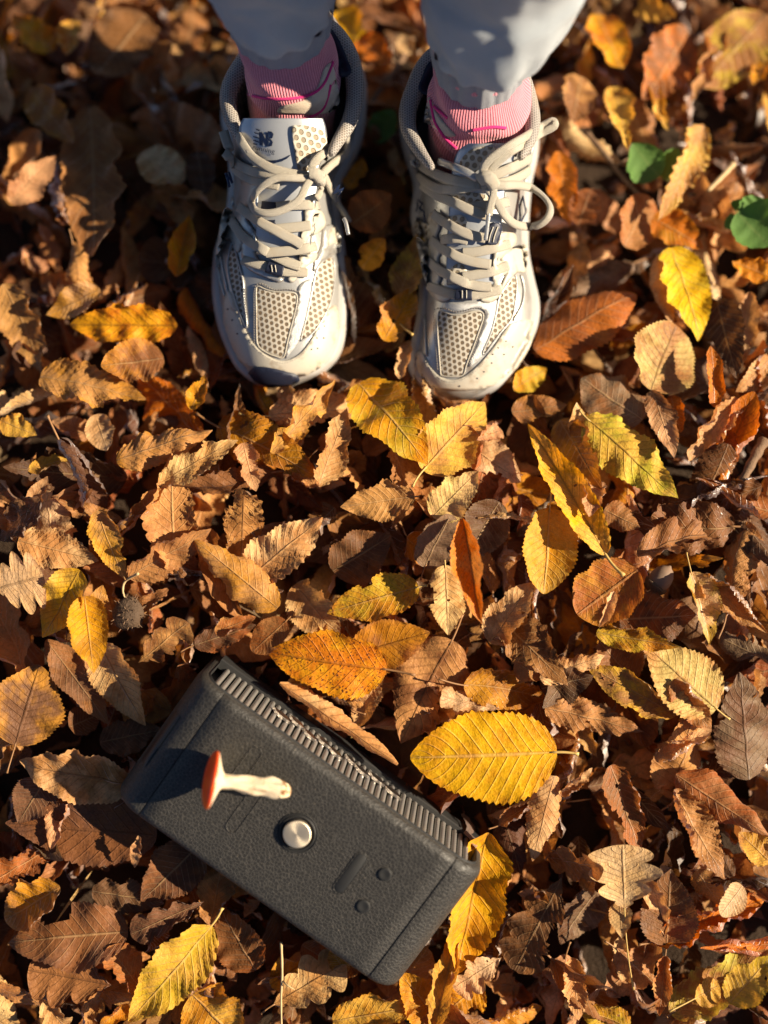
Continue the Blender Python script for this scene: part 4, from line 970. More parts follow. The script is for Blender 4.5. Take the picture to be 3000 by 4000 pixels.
# knitted-in beige panels and magenta lines on the socks
M_BEI = knit('beige_knit', (.50, .40, .30), (.62, .52, .40), 300, .4)
M_MAG = knit('magenta_yarn', (.55, .02, .15), (.68, .04, .22), 300, .3)
def bvh_of(pairs):
    VV, FF = [], []
    for V, F in pairs:
        o_ = len(VV); VV += [Vector(v) for v in V]; FF += [tuple(i+o_ for i in f) for f in F]
    return BVHTree.FromPolygons(VV, FF)
CAMP = Vector((0, 0, CAM_Z))
def hit(bvh, x, y):
    d = (W(x, y, 0)-CAMP).normalized(); p, n, i, dist = bvh.ray_cast(CAMP, d)
    if p is None: return None, None
    if n.dot(d) > 0: n = -n
    return p, n
def drape(name, bvh, poly, parent, mat, off=.0006, thick=.0008, step=14, sm=4, closed=True):
    """a flat piece with the given photo outline laid over a surface, with a real edge"""
    pl = catmull(poly, sm, True) if sm else [np.array(p, float) for p in poly]
    v2, f2 = cdt_poly(pl, step)
    V, N = [], []; last = None
    for x, y in v2:
        p, n = hit(bvh, x, y)
        if p is None: p, n = (W(x, y, last.z), Vector((0, 0, 1))) if last else (W(x, y, 0), Vector((0, 0, 1)))
        last = p; V.append(p+n*off); N.append(n)
    F = []
    for t in f2:
        a, b, c = [V[i] for i in t]
        F.append(t if (b-a).cross(c-a).z > 0 else (t[0], t[2], t[1]))
    # rim
    from collections import Counter
    ed = Counter(); 
    for t in F:
        for a, b in ((t[0], t[1]), (t[1], t[2]), (t[2], t[0])): ed[(a, b)] += 1
    rim = [e for e in ed if (e[1], e[0]) not in ed]
    m = {}; V2 = list(V)
    for a, b in rim:
        for i in (a, b):
            if i not in m: m[i] = len(V2); V2.append(V[i]-N[i]*(thick+off*.5))
    F += [(b, a, m[a], m[b]) for a, b in rim]
    return part(name, V2, F, parent, mat)
def strap(name, bvh, pts, parent, mat, width=.004, thick=.0016, off=.001, n=6, seg=8, boxy=.6, bridge=False):
    """ribbon or cord along a photo path, resting on a surface; pts (x, y[, lift])"""
    P = catmull([(p[0], p[1], p[2] if len(p) > 2 else 0.0) for p in pts], n)
    path, ups = [], []; last = None
    for x, y, l in P:
        p, nn = hit(bvh, x, y)
        if p is None:
            if not bridge: continue
            p, nn = (W(x, y, last[0].z), last[1]) if last else (W(x, y, 0), Vector((0, 0, 1)))
        last = (p, nn); path.append(p+nn*off+Vector((0, 0, l))); ups.append((nn+Vector((0, 0, .6))).normalized())
    if len(path) < 3: return None
    q = list(path)
    for _ in range(2):
        q = [q[0]]+[(q[i-1]+q[i]*2+q[i+1])/4 for i in range(1, len(q)-1)]+[q[-1]]
    V, F = sweep(q, width, thick, ups, seg, boxy=boxy)
    return part(name, V, F, parent, mat)
bA, bB = bvh_of([SOCKS['A'][:2]]), bvh_of([SOCKS['B'][:2]])
sA, sB = SOCKS['A'][2], SOCKS['B'][2]
drape('sock_panel', bA, [(1265, 270), (1295, 250), (1315, 330), (1325, 400), (1280, 440), (1180, 445), (1090, 440), (1100, 415), (1190, 390), (1240, 340)], sA, M_BEI, .0007, .0006)
for ln in ([(945, 360), (1000, 376), (1060, 384), (1120, 385), (1180, 378), (1230, 360), (1265, 325), (1285, 280), (1300, 240)], [(1290, 330), (1275, 390), (1255, 430), (1210, 455), (1160, 470), (1130, 485)]):
    strap('sock_line', bA, ln, sA, M_MAG, .0022, .0010, .0008)
drape('sock_panel', bB, [(1672, 385), (1690, 400), (1700, 430), (1745, 490), (1780, 530), (1740, 530), (1700, 500), (1668, 480), (1655, 470)], sB, M_BEI, .0007, .0006)
for ln in ([(1683, 390), (1690, 430), (1700, 475), (1720, 510), (1745, 545), (1785, 580)], [(1695, 415), (1720, 435), (1750, 460)], [(1845, 508), (1890, 500), (1930, 495), (1975, 500)]):
    strap('sock_line', bB, ln, sB, M_MAG, .0024, .0010, .0008)
# ------------------------------------------------------------------ running shoes
def hex_mesh_material(name, web, hole, a=.0040, rot=0.0, fine=False):
    t = NT(name); o = t.obj(); s = t.n('SeparateXYZ', None, Vector=o)
    k = 4*math.pi/(math.sqrt(3)*a); acc = None
    for q in (0, 60, 120):
        an = R(q)+rot
        d = t.math('ADD', t.math('MULTIPLY', s.outputs[0], k*math.cos(an)), t.math('MULTIPLY', s.outputs[1], k*math.sin(an)))
        c = t.math('COSINE', d); acc = c if acc is None else t.math('ADD', acc, c)
    holem = t.ramp(acc, -.45, .55)
    n = t.noise(o, 140, 4)
    hc = t.mix(n, tuple(x*.7 for x in hole), tuple(min(1, x*1.3) for x in hole))
    c = t.mix(holem, web, hc)
    c = t.mix(t.math('MULTIPLY', t.ramp(t.noise(o, 50, 5, .7), .5, .75), .35), c, (.34, .22, .11))
    h = t.math('SUBTRACT', 1.0, holem)
    return t.done(t.principled(c, .6, t.bump(h, .9, .0014), 0, .35))
M_MESH = hex_mesh_material('honeycomb_mesh', (.46, .42, .35), (.14, .10, .062), .0045, .12)
M_FINE = hex_mesh_material('fine_lining_mesh', (.36, .33, .30), (.17, .155, .14), .0021)
M_FOAM = hex_mesh_material('padded_tongue_mesh', (.56, .52, .43), (.28, .23, .16), .0056, .3)
M_SILV = simple('silver_synthetic', (.42, .42, .405), .35, metal=.5, spec=.5, nscale=90, namp=.10, bump=.25, bscale=700, dirt=(.22, .15, .09, .6), dscale=55)
M_RIBS = simple('ribbed_silver_band', (.46, .46, .45), .42, metal=.4, bump=.8, bscale=1500)
M_WHT = simple('white_leather', (.46, .425, .35), .42, spec=.5, nscale=60, namp=.05, bump=.2, bscale=800, dirt=(.24, .16, .09, .65), dscale=48)
M_SOLE = simple('foam_midsole', (.36, .35, .335), .55, spec=.35, nscale=50, namp=.08, dirt=(.30, .21, .14, .6), dscale=30)
M_NAVY = simple('navy_trim', (.012, .016, .035), .5)
M_INK = simple('navy_print', (.010, .018, .050), .35)
M_BLUE = simple('pearly_label', (.46, .48, .50), .30, metal=.4, nscale=40)
M_SEAM = simple('stitch_thread', (.20, .18, .16), .8)
def lace_material():
    t = NT('woven_lace'); o = t.obj()
    w1 = t.n('TexWave', {'wave_type': 'BANDS', 'bands_direction': 'X'}, Vector=o, Scale=420.0, Distortion=2.0, Detail=1.0).outputs[1]
    n = t.noise(o, 80, 4)
    c = t.mix(w1, (.30, .265, .21), (.50, .46, .38)); c = t.mix(t.math('MULTIPLY', t.ramp(n, .5, .8), .4), c, (.42, .33, .22))
    return t.done(t.principled(c, .8, t.bump(w1, .6, .0009), 0, .25, sheen=.2))
M_LACE = lace_material()
def zsole(y): return interp(y, [60, 500, 1000, 1500, 1560], [-.108, -.094, -.074, -.055, -.052])

SHOES = {
 'A': dict(name_label='silver and white running shoe on the left, mostly in the shade of the leg',
  st=[ # y, left, right, crest x, crest height above sole
   (1500, 1062, 1096, 1079, .022), (1494, 1010, 1140, 1079, .027), (1482, 978, 1180, 1079, .032), (1462, 952, 1236, 1080, .037), (1430, 920, 1284, 1081, .042), (1379, 893, 1326, 1082, .047),
   (1282, 855, 1356, 1085, .054), (1172, 832, 1363, 1090, .061), (1066, 828, 1359, 1098, .069), (961, 838, 1350, 1108, .078), (877, 866, 1338, 1115, .086), (800, 884, 1330, 1120, .093),
   (705, 892, 1336, 1126, .101), (624, 892, 1378, 1134, .104), (540, 886, 1412, 1142, .104), (461, 864, 1426, 1150, .103), (374, 868, 1432, 1160, .102), (300, 890, 1430, 1170, .102), (217, 940, 1404, 1182, .103), (150, 1010, 1358, 1190, .104), (110, 1080, 1310, 1195, .104), (92, 1150, 1250, 1198, .104)],
  open=[(912, 330), (893, 420), (905, 490), (960, 575), (1040, 650), (1160, 690), (1280, 620), (1340, 530), (1378, 440), (1388, 350), (1372, 260), (1335, 180), (1270, 120), (1180, 108), (1060, 150), (970, 230)],
  collar=[(975, 600, .024), (930, 525, .014), (897, 440, .004), (893, 370, -.002), (920, 300, -.004), (985, 215, -.002), (1080, 145, .002), (1190, 108, .006), (1280, 118, .006), (1345, 190, .002), (1380, 285, -.002), (1386, 385, -.002), (1362, 480, .006), (1318, 555, .018), (1292, 605, .026)],
  navy=[(1286, 108), (1326, 160), (1355, 225), (1372, 285), (1326, 300), (1306, 235), (1288, 165)]),
 'B': dict(name_label='silver and white running shoe on the right, in full sun',
  st=[(1552, 1775, 1815, 1795, .022), (1546, 1720, 1868, 1796, .027), (1534, 1684, 1908, 1797, .032), (1510, 1646, 1950, 1798, .037), (1470, 1612, 1992, 1799, .042), (1417, 1594, 2030, 1800, .047),
   (1332, 1606, 2075, 1800, .054), (1256, 1622, 2103, 1802, .059), (1172, 1634, 2108, 1808, .065), (1062, 1638, 2084, 1822, .074), (960, 1630, 2066, 1836, .083), (834, 1603, 2068, 1846, .094),
   (750, 1612, 2074, 1852, .101), (690, 1612, 2080, 1858, .104), (597, 1582, 2101, 1864, .105), (500, 1562, 2105, 1866, .104), (434, 1564, 2090, 1862, .103), (369, 1590, 2078, 1858, .102), (293, 1624, 2064, 1852, .103), (228, 1668, 2030, 1848, .104), (180, 1720, 1980, 1846, .104), (155, 1790, 1900, 1845, .104)],
  open=[(1690, 260), (1640, 350), (1600, 450), (1608, 540), (1650, 610), (1730, 680), (1830, 720), (1940, 680), (2030, 600), (2072, 510), (2060, 430), (2030, 330), (1980, 240), (1880, 190), (1770, 200)],
  collar=[(1690, 660, .024), (1640, 590, .012), (1598, 510, .002), (1594, 430, -.002), (1622, 350, -.002), (1660, 270, .002), (1720, 215, .004), (1850, 180, .006), (1970, 220, .004), (2030, 300, .0), (2066, 400, .0), (2080, 480, .004), (2066, 555, .014), (2030, 620, .024)],
  navy=[(1690, 238), (1704, 262), (1692, 320), (1672, 370), (1634, 350), (1650, 295), (1668, 255)]),
}
def shoe(key):
    S = SHOES[key]
    root_p = W(S['st'][12][3], S['st'][12][0], zsole(S['st'][12][0]))
    root = empty('running_shoe', root_p); tag(root, S['name_label'], 'shoe', 'pair of running shoes')
    st = [tuple(p) for p in catmull(S['st'], 5)]
    nU = 64; up, so = [], []
    for y, xl, xr, xc, hc in st:
        zs = zsole(y); zr = zs+.030; Y = (2000-y)*(CAM_Z-zr)/FPX
        k = (CAM_Z-(zs+.018))/FPX; XL, XR = (xl-1500)*k, (xr-1500)*k
        zc = zs+hc; XC = (xc-1500)*(CAM_Z-zc)/FPX
        half = (XR-XL)/2; ins = min(.0065, half*.25)
        a, b = XL+ins, XR-ins; zb = zs+min(.022, hc*.6)
        toe = smooth(1350, 1500 if key == 'A' else 1550, y); q_ = 1.0-.12*toe
        hi = smooth(780, 620, y)          # towards the collar the walls stand steeper
        r = []
        for i in range(nU+1):
            t = i/nU; side = -1 if t < .5 else 1; s = abs(t-.5)*2    # 0 crest .. 1 sole edge
            an = s*math.pi/2; pw = 1.0-.35*hi
            fx = math.sin(an)**pw; fz = math.cos(an)**(q_*(1.0-.25*hi))
            X = XC+(XC-a)*-fx if side < 0 else XC+(b-XC)*fx
            r.append(Vector((X, Y, zb+(zc-zb)*fz)))
        up.append(r)
        # midsole ring: bulging foam wall
        m = (XL+XR)/2; h_ = min(.028, hc*.75)
        prof = [(-.82, 0.0), (-.95, .10), (-1.0, .38), (-1.0, .66), (-.955, .92), (-.90, 1.0), (0, .96), (.90, 1.0), (.955, .92), (1.0, .66), (1.0, .38), (.95, .10), (.82, 0.0)]
        so.append([Vector((m+p*half, Y, zs+z*h_)) for p, z in prof])
    # upper shell with the foot opening cut out
    V = [v for r in up for v in r]; n = nU+1; F = []
    op = S['open']
    def px_of(p): k = FPX/(CAM_Z-p.z); return (1500+p.x*k, 2000-p.y*k)
    zmin = {}
    for i in range(len(up)-1):
        for k in range(nU):
            f = (i*n+k, (i+1)*n+k, (i+1)*n+k+1, i*n+k+1)
            c = sum((V[j] for j in f), Vector())/4
            if in_poly(px_of(c), op) and c.z > zsole(st[i][0])+.060: continue
            F.append(f)
    part('upper', V, F, root, M_SILV)
    surf = (V, [(i*n+k, (i+1)*n+k, (i+1)*n+k+1, i*n+k+1) for i in range(len(up)-1) for k in range(nU)])
    B0 = bvh_of([surf])
    Vs, Fs = loft(so, True, True, True); part('midsole', Vs, Fs, root, M_SOLE)
    # inner lining walls and padded collar
    col = [tuple(p) for p in catmull(S['collar'], 6)]
    path = [W(x, y, z) for x, y, z in col]
    wd = [.0035+.0135*max(0.0, math.sin(math.pi*i/(len(path)-1)))**.55 for i in range(len(path))]
    Vc, Fc = sweep(path, wd, [x*1.15 for x in wd], None, 14); part('collar', Vc, Fc, root, M_FINE)
    cx = sum(p.x for p in path)/len(path); cy = sum(p.y for p in path)/len(path)
    lr = [[Vector((cx+(p.x-cx)*s_, cy+(p.y-cy)*s_, p.z+dz)) for p in path] for s_, dz in ((.93, -.002), (.88, -.02), (.86, -.05), (.80, -.075))]
    Vl, Fl = loft(lr, False); part('lining', Vl, Fl, root, M_FINE)
    Bc = bvh_of([(Vc, Fc)])
    drape('heel_lining', Bc, S['navy'], root, M_NAVY, .0010, .0008)
    return root, B0, surf, (Vs, Fs)

def tongue(root, rows, edge, mat, name, B0):
    """rows: (y, xl, xr, crest z, drop at the sides)"""
    rg = []
    for y, xl, xr, zc, dr in [tuple(p) for p in catmull(rows, 5)]:
        r = []
        for k in range(33):
            u = -1+2*k/32; x = (xl+xr)/2+(xr-xl)/2*u
            z = zc-dr*abs(u)**2.2
            r.append(W(x, y, z))
        rg.append(r)
    V, F = loft(rg, False)
    n0 = len(V); V2 = V+[v-Vector((0, 0, .006)) for v in V]; nr = len(rg)
    F2 = list(F)
    bd = [k for k in range(33)]+[i*33+32 for i in range(1, nr)]+[(nr-1)*33+k for k in range(31, -1, -1)]+[i*33 for i in range(nr-2, 0, -1)]
    for i in range(len(bd)): a, b = bd[i], bd[(i+1) % len(bd)]; F2.append((a, b, b+n0, a+n0))
    o = part(name, V2, F2, root, mat); return o, (V, F)
def outline(root, bvh, pts, mat, wd=.0011, closed=True, name='piping', off=.0008):
    P = catmull(pts, 5, closed)
    strap(name, bvh, [(p[0], p[1]) for p in (P+[P[0]] if closed else P)], root, mat, wd, wd, off, n=1, seg=6, boxy=1)
def stitches(root, bvh, pts, closed=False, gap=10):
    """dashed seam: every stitch a tiny raised dash, one joined piece"""
    P = np.array(catmull(pts, 10, closed)); d = np.r_[0, np.cumsum(np.hypot(*np.diff(P, axis=0).T))]
    V, F = [], []; s = 0
    while s+gap*.6 < d[-1]:
        a = [np.interp(s, d, P[:, i]) for i in (0, 1)]; b = [np.interp(s+gap*.6, d, P[:, i]) for i in (0, 1)]
        pa, na = hit(bvh, *a); pb, nb2 = hit(bvh, *b)
        if pa is not None and pb is not None:
            v, f = sweep([pa+na*.0011, pb+nb2*.0011], .0011, .0008, [na, nb2], 4); o_ = len(V); V += v; F += [tuple(i+o_ for i in q) for q in f]
        s += gap
    if V: part('stitching', V, F, root, M_SEAM)
def c3(*L): return [(750+.422*x, 750+.422*y) for x, y in L]
def c4(*L): return [(1500+.422*x, 750+.422*y) for x, y in L]

def poly_mesh(name, root, outs, zf, mat, lift=.0008):
    """flat print: polygons in photo pixels placed on a surface function"""
    V, F = [], []
    for out in outs:
        o_ = len(V); V += [zf(x, y, lift) for x, y in out]; F.append(tuple(range(o_, o_+len(out))))
    return part(name, V, F, root, mat, smooth_=False)

def overlay(name, bvh, pl, root_, mat, off=.0014, thick=.0016, sm=3):
    o = drape(name, bvh, pl, root_, mat, off, thick, sm=sm)
    c = np.array(pl).mean(0); P = catmull([tuple(np.array(p)+(np.array(p)-c)/np.linalg.norm(np.array(p)-c)*2.0) for p in pl], 5, True)
    strap('seam', bvh, [(p[0], p[1]) for p in P+[P[0]]], root_, M_SEAM, .0013, .0012, .0005, n=1, seg=5, boxy=1)
    return o

# ---- left shoe in the picture
root, B0, surf, colr = shoe('A')
tg, tgs = tongue(root, [(462, 950, 1262, .036, .012), (500, 934, 1274, .034, .012), (560, 944, 1276, .030, .011), (640, 985, 1250, .0255, .009), (740, 1005, 1240, .0215, .007), (860, 1000, 1225, .0160, .005), (990, 1000, 1210, .0095, .003)], None, M_BLUE, 'tongue', B0)
BT = bvh_of([tgs]); BA = bvh_of([surf, tgs])
drape('tongue_padding', BT, [(1140, 500), (1165, 490), (1205, 492), (1250, 506), (1270, 545), (1266, 600), (1225, 655), (1170, 668), (1150, 590)], tg, M_FOAM, .0022, .002)
drape('mesh_panel', B0, c3((600, 880), (665, 895), (740, 918), (840, 928), (930, 930), (972, 965), (960, 1080), (920, 1240), (880, 1400), (850, 1530), (780, 1520), (700, 1490), (615, 1425), (602, 1300), (600, 1100)), root, M_MESH, .0005, .001, sm=3)
outline(root, B0, c3((600, 880), (665, 895), (740, 918), (840, 928), (930, 930), (972, 965), (960, 1080), (920, 1240), (880, 1400), (850, 1530), (780, 1520), (700, 1490), (615, 1425), (602, 1300), (600, 1100)), M_WHT)
for pl in (c3((378, 470), (345, 600), (338, 700), (370, 880), (440, 1100), (505, 1255), (512, 1200), (485, 1000), (482, 850), (450, 700), (412, 560)),
           c3((1285, 600), (1310, 700), (1303, 900), (1262, 1060), (1150, 1270), (1020, 1372), (1010, 1340), (1060, 1150), (1110, 900), (1150, 720), (1220, 630))):
    drape('mesh_panel', B0, pl, root, M_MESH, .0005, .001, sm=3); outline(root, B0, pl, M_SILV, .0016)
drape('ribbed_band', B0, c3((985, 880), (1090, 800), (1100, 900), (1060, 1100), (1010, 1330), (900, 1500), (870, 1510), (950, 1150), (985, 980)), root, M_RIBS, .0009, .001)
toe = c3((335, 925), (385, 960), (440, 1110), (505, 1290), (600, 1430), (700, 1515), (830, 1565), (950, 1528), (1050, 1440), (1160, 1262), (1270, 1078), (1325, 1060), (1350, 1200), (1330, 1400), (1260, 1560), (1130, 1670), (980, 1690), (780, 1660), (600, 1630), (460, 1570), (370, 1430), (310, 1250), (300, 1060))
drape('toe_cap', B0, toe, root, M_WHT, .0014, .0016, sm=3)
stitches(root, B0, c3((372, 950), (425, 1120), (490, 1300), (590, 1445), (695, 1530), (830, 1582), (955, 1545), (1060, 1455), (1170, 1275), (1280, 1090)))
for q in ((385, 1185), (345, 1085), (430, 1310), (540, 1310), (1150, 1350), (1215, 1240), (1100, 1455), (1155, 1445), (1210, 1350)):
    x, y = c3(q)[0]; drape('perforation', B0, [(x+3.2*math.cos(a), y+3.2*math.sin(a)) for a in np.linspace(0, 6.28, 7)[:-1]], root, M_NAVY, .0018, .0002, step=20, sm=0)
drape('toe_bumper', bvh_of([surf, colr]), c3((540, 1680), (590, 1615), (720, 1620), (860, 1652), (960, 1680), (985, 1712), (930, 1745), (780, 1772), (640, 1745)), root, M_NAVY, .0035, .004, sm=3)
# eye stays
overlay('eyestay', BA, c3((1045, 160), (1180, 180), (1215, 300), (1150, 380), (1060, 440), (1040, 560), (1140, 560), (1120, 640), (1010, 720), (940, 830), (880, 800), (980, 700), (1000, 560), (1010, 380), (1040, 260)), root, M_WHT, .0022, .0014)
overlay('eyestay', BA, c3((395, 180), (470, 140), (520, 260), (590, 380), (600, 470), (590, 560), (640, 650), (720, 740), (840, 800), (800, 830), (690, 790), (560, 730), (480, 640), (470, 480), (420, 320)), root, M_SILV, .0022, .0014)
overlay('side_overlay', B0, c3((300, 160), (385, 190), (450, 360), (470, 450), (430, 560), (380, 450), (330, 440), (290, 520), (250, 700), (215, 640), (240, 440)), root, M_WHT, .0016, .0014)
overlay('side_overlay', B0, c3((1215, 330), (1330, 320), (1380, 420), (1370, 560), (1290, 570), (1200, 640), (1120, 740), (1140, 620), (1200, 500)), root, M_SILV, .0016, .0014)
drape('reflective_tab', B0, c3((1265, 340), (1330, 345), (1362, 400), (1365, 525), (1290, 470), (1240, 500)), root, M_WHT, .0030, .001, sm=2)
for q in (((300, 760), (330, 900), (400, 1100)), ((270, 520), (290, 700), (330, 880)), ((260, 450), (250, 640), (270, 820), (310, 960))):
    strap('side_rib', B0, c3(*q), root, M_SILV, .0018, .0016, .0008)
stitches(root, B0, c3((515, 1240), (498, 1000), (500, 880))); stitches(root, B0, c3((580, 1400), (578, 1100), (585, 890), (650, 850), (760, 905), (900, 905), (985, 930), (992, 980), (945, 1200)))
stitches(root, BA, c3((1000, 440), (1100, 400), (1200, 350), (1270, 300)))
for q in (((850, 600), (870, 700), (885, 820)), ((1345, 620), (1360, 720), (1365, 820)), ((862, 560), (900, 700), (915, 800)), ((1400, 520), (1375, 640), (1345, 760)), ((1385, 560), (1352, 680), (1330, 790))):
    strap('side_rib', B0, list(q), root, M_SILV, .0030, .0024, .0010)
for x, y in ((893, 690), ): drape('side_letter', B0, [(878, 680), (884, 700), (894, 735), (902, 730), (895, 700), (905, 720), (912, 715), (900, 675), (892, 672), (897, 695), (888, 676)], root, M_INK, .0026, .0004, sm=0, step=12)
drape('side_letter', B0, [(1305, 740), (1330, 722), (1322, 745), (1345, 735), (1318, 775), (1326, 752), (1300, 765)], root, M_INK, .0026, .0004, sm=0, step=12)
# lettering and emblem on the tongue
def on_tongue(x, y, lift=.0008):
    p, n = hit(BT, x, y); return p+n*lift
def d5(*L): return [(850+.63*x, 450+.63*y) for x, y in L]
poly_mesh('tongue_emblem', tg, [d5((258, 105), (276, 103), (300, 150), (296, 108), (312, 106), (313, 192), (296, 190), (276, 150), (280, 188), (262, 186))
  , d5((312, 98), (336, 100), (348, 116), (342, 140), (330, 146), (318, 142), (328, 128), (320, 114), (313, 114)), d5((314, 142), (332, 148), (344, 166), (338, 190), (320, 195), (313, 190), (322, 180), (326, 164), (314, 156))
  , d5((238, 82), (262, 90), (266, 100), (242, 92)), d5((228, 103), (262, 114), (264, 122), (232, 112)), d5((222, 128), (264, 140), (265, 147), (226, 136)), d5((222, 150), (262, 164), (262, 171), (226, 158)), d5((222, 172), (246, 178), (246, 185), (222, 179))], on_tongue, M_INK)
poly_mesh('tongue_swoosh', tg, [d5((276, 272), (320, 280), (370, 278), (415, 264), (458, 242), (430, 270), (395, 288), (350, 299), (310, 296), (288, 286))], on_tongue, M_INK)
def text_on(word, p0, p1, height, root_, mat):
    """word set along the line p0-p1 in photo pixels, letters laid on the tongue"""
    cu = bpy.data.curves.new('tmp', 'FONT'); cu.body = word; cu.size = 1.0; cu.resolution_u = 3
    ob = bpy.data.objects.new('tmp', cu); C.objects.link(ob)
    dg = bpy.context.evaluated_depsgraph_get(); me = bpy.data.meshes.new_from_object(ob.evaluated_get(dg))
    xs = [v.co.x for v in me.vertices]; x0, x1 = min(xs), max(xs)
    dx, dy = p1[0]-p0[0], p1[1]-p0[1]; ln = math.hypot(dx, dy); k = ln/(x1-x0); ky = height
    V = []
    for v in me.vertices:
        s = (v.co.x-x0)*k; h = v.co.y*ky
        V.append(on_tongue(p0[0]+dx/ln*s+dy/ln*h, p0[1]+dy/ln*s-dx/ln*h, .0009))
    F = [tuple(p.vertices) for p in me.polygons]
    C.objects.unlink(ob); bpy.data.objects.remove(ob)
    part('tongue_lettering', V, F, root_, mat, smooth_=False)
text_on('running', (988, 582), (1073, 600), 26, tg, M_INK)
def lace(bvh, pts, root_, wd=.0076, th=.0019, lift=.0, mat=None, name='lace'):
    strap(name, bvh, [(p[0], p[1], (p[2] if len(p) > 2 else 0)+lift) for p in pts], root_, mat or M_LACE, wd, th, .0030, n=6, seg=10, boxy=.7, bridge=True)
BL = BA
for pts in ([(955, 1016), (965, 1020), (1003, 1031), (1045, 1041), (1075, 1052), (1109, 1060), (1151, 1062), (1197, 1066)],
            [(1224, 962), (1172, 974), (1121, 980), (1071, 984), (1040, 988)], [(1208, 880), (1151, 887), (1096, 893), (1055, 897)], [(1234, 802), (1155, 800), (1083, 809)]):
    lace(BL, pts, root)
for pts in ([(915, 870), (923, 877), (948, 915), (986, 948), (1045, 984), (1096, 1012), (1130, 1029), (1170, 1043)], [(945, 812), (953, 818), (986, 843), (1024, 872), (1071, 896), (1109, 919), (1151, 940), (1178, 960)],
            [(876, 520), (882, 540), (900, 589), (938, 639), (995, 671), (1058, 684), (1121, 694), (1200, 700)], [(930, 515), (963, 570), (1001, 620), (1058, 658), (1121, 680), (1195, 693)], [(880, 600), (888, 608), (932, 664), (976, 696), (1026, 715), (1095, 728)]):
    lace(BL, pts, root, lift=.0022)
lace(BL, [(1222, 700, .004), (1170, 704, .006), (1134, 705, .008), (1089, 708, .009), (1045, 734, .010), (1014, 765, .010), (998, 803, .010), (1008, 834, .011), (1039, 847, .012), (1083, 844, .012), (1134, 822, .011), (1171, 790, .010), (1190, 746, .008), (1212, 705, .006)], root, .0058, .0034, name='bow_loop')
lace(BL, [(1225, 702, .006), (1215, 658, .008), (1253, 614, .010), (1304, 570, .012), (1335, 548, .013), (1348, 572, .013), (1335, 614, .012), (1291, 645, .010), (1248, 685, .007)], root, .0066, .0040, name='bow_loop')
lace(BL, [(1240, 690, .007), (1256, 700, .008), (1272, 734, .008), (1297, 790, .009), (1329, 841, .012), (1350, 880, .014)], root, .0066, .0036, name='lace_end')
lace(BL, [(1345, 872, .0135), (1354, 890, .014), (1363, 935, .014)], root, .0030, .0030, mat=M_SILV, name='lace_tip')
lace(BL, [(1234, 700, .006), (1243, 746, .006), (1230, 782, .005)], root, .0055, .0032, name='lace_end')
lace(BL, [(1206, 688, .008), (1222, 690, .010), (1238, 704, .010), (1244, 720, .008)], root, .0095, .0070, name='knot')
lace(BL, [(1047, 1042), (1075, 1052), (1107, 1060)], root, .0096, .0044, .0006, M_NAVY, 'lace_sleeve')
for x in (1066, 1080): lace(BL, [(x-2, 1038), (x+2, 1066)], root, .0008, .0008, .0032, M_WHT, 'sleeve_stripe')
drape('tongue_tab', BT, [(1026, 786), (1080, 790), (1082, 816), (1060, 822), (1022, 815)], tg, M_NAVY, .0012, .0008, sm=0)
drape('tongue_tab', BT, [(1030, 862), (1075, 858), (1078, 880), (1035, 884)], tg, M_NAVY, .0012, .0008, sm=0)

# ---- right shoe in the picture
root, B0, surf, colr = shoe('B')
tg, tgs = tongue(root, [(560, 1830, 1990, .034, .006), (590, 1790, 2010, .032, .009), (650, 1768, 2000, .028, .010), (740, 1760, 1975, .0225, .008), (860, 1752, 1960, .0165, .006), (980, 1745, 1950, .0100, .004), (1110, 1745, 1930, .0025, .002)], None, M_BLUE, 'tongue', B0)
BT = bvh_of([tgs]); BA = bvh_of([surf, tgs])
drape('tongue_padding', BT, [(1800, 640), (1830, 595), (1870, 575), (1930, 575), (1940, 600), (1900, 640), (1860, 670), (1830, 690)], tg, M_FOAM, .0018, .002)
for pl in ([(1760, 760), (1800, 750), (1870, 755), (1940, 780), (1900, 800), (1820, 790)], [(1745, 850), (1800, 840), (1825, 860), (1810, 890), (1760, 890)], [(1770, 1040), (1800, 1030), (1825, 1060), (1800, 1080), (1760, 1070)]):
    drape('tongue_padding', BT, pl, tg, M_FOAM, .0010, .001, sm=3)
ctr = c4((515, 1105), (560, 1110), (640, 1140), (740, 1130), (830, 1105), (900, 1110), (920, 1160), (890, 1250), (830, 1420), (760, 1600), (735, 1690), (660, 1705), (540, 1700), (525, 1650), (510, 1450), (500, 1250))
drape('mesh_panel', B0, ctr, root, M_MESH, .0005, .001, sm=3); outline(root, B0, ctr, M_WHT)
for pl in (c4((1200, 770), (1222, 850), (1215, 1000), (1180, 1170), (1100, 1270), (1000, 1400), (930, 1500), (915, 1470), (990, 1300), (1040, 1100), (1060, 980), (1120, 880)),
           c4((300, 250), (390, 280), (420, 330), (410, 470), (350, 440), (300, 400), (280, 330))):
    drape('mesh_panel', B0, pl, root, M_MESH, .0005, .001, sm=3); outline(root, B0, pl, M_SILV, .0016)
drape('ribbed_band', B0, c4((580, 1015), (700, 1030), (850, 1015), (1020, 1000), (1040, 1040), (1000, 1250), (920, 1470), (890, 1540), (780, 1620), (850, 1440), (910, 1260), (940, 1140), (900, 1085), (830, 1085), (740, 1110), (640, 1115), (560, 1085)), root, M_RIBS, .0009, .001, sm=3)
toe = c4((370, 1500), (420, 1600), (500, 1690), (590, 1735), (680, 1730), (780, 1680), (900, 1570), (1020, 1420), (1120, 1270), (1180, 1210), (1300, 1180), (1380, 1220), (1370, 1380), (1280, 1560), (1140, 1720), (960, 1800), (760, 1830), (560, 1820), (400, 1780), (290, 1690), (280, 1560), (320, 1480))
drape('toe_cap', B0, toe, root, M_WHT, .0014, .0016, sm=3)
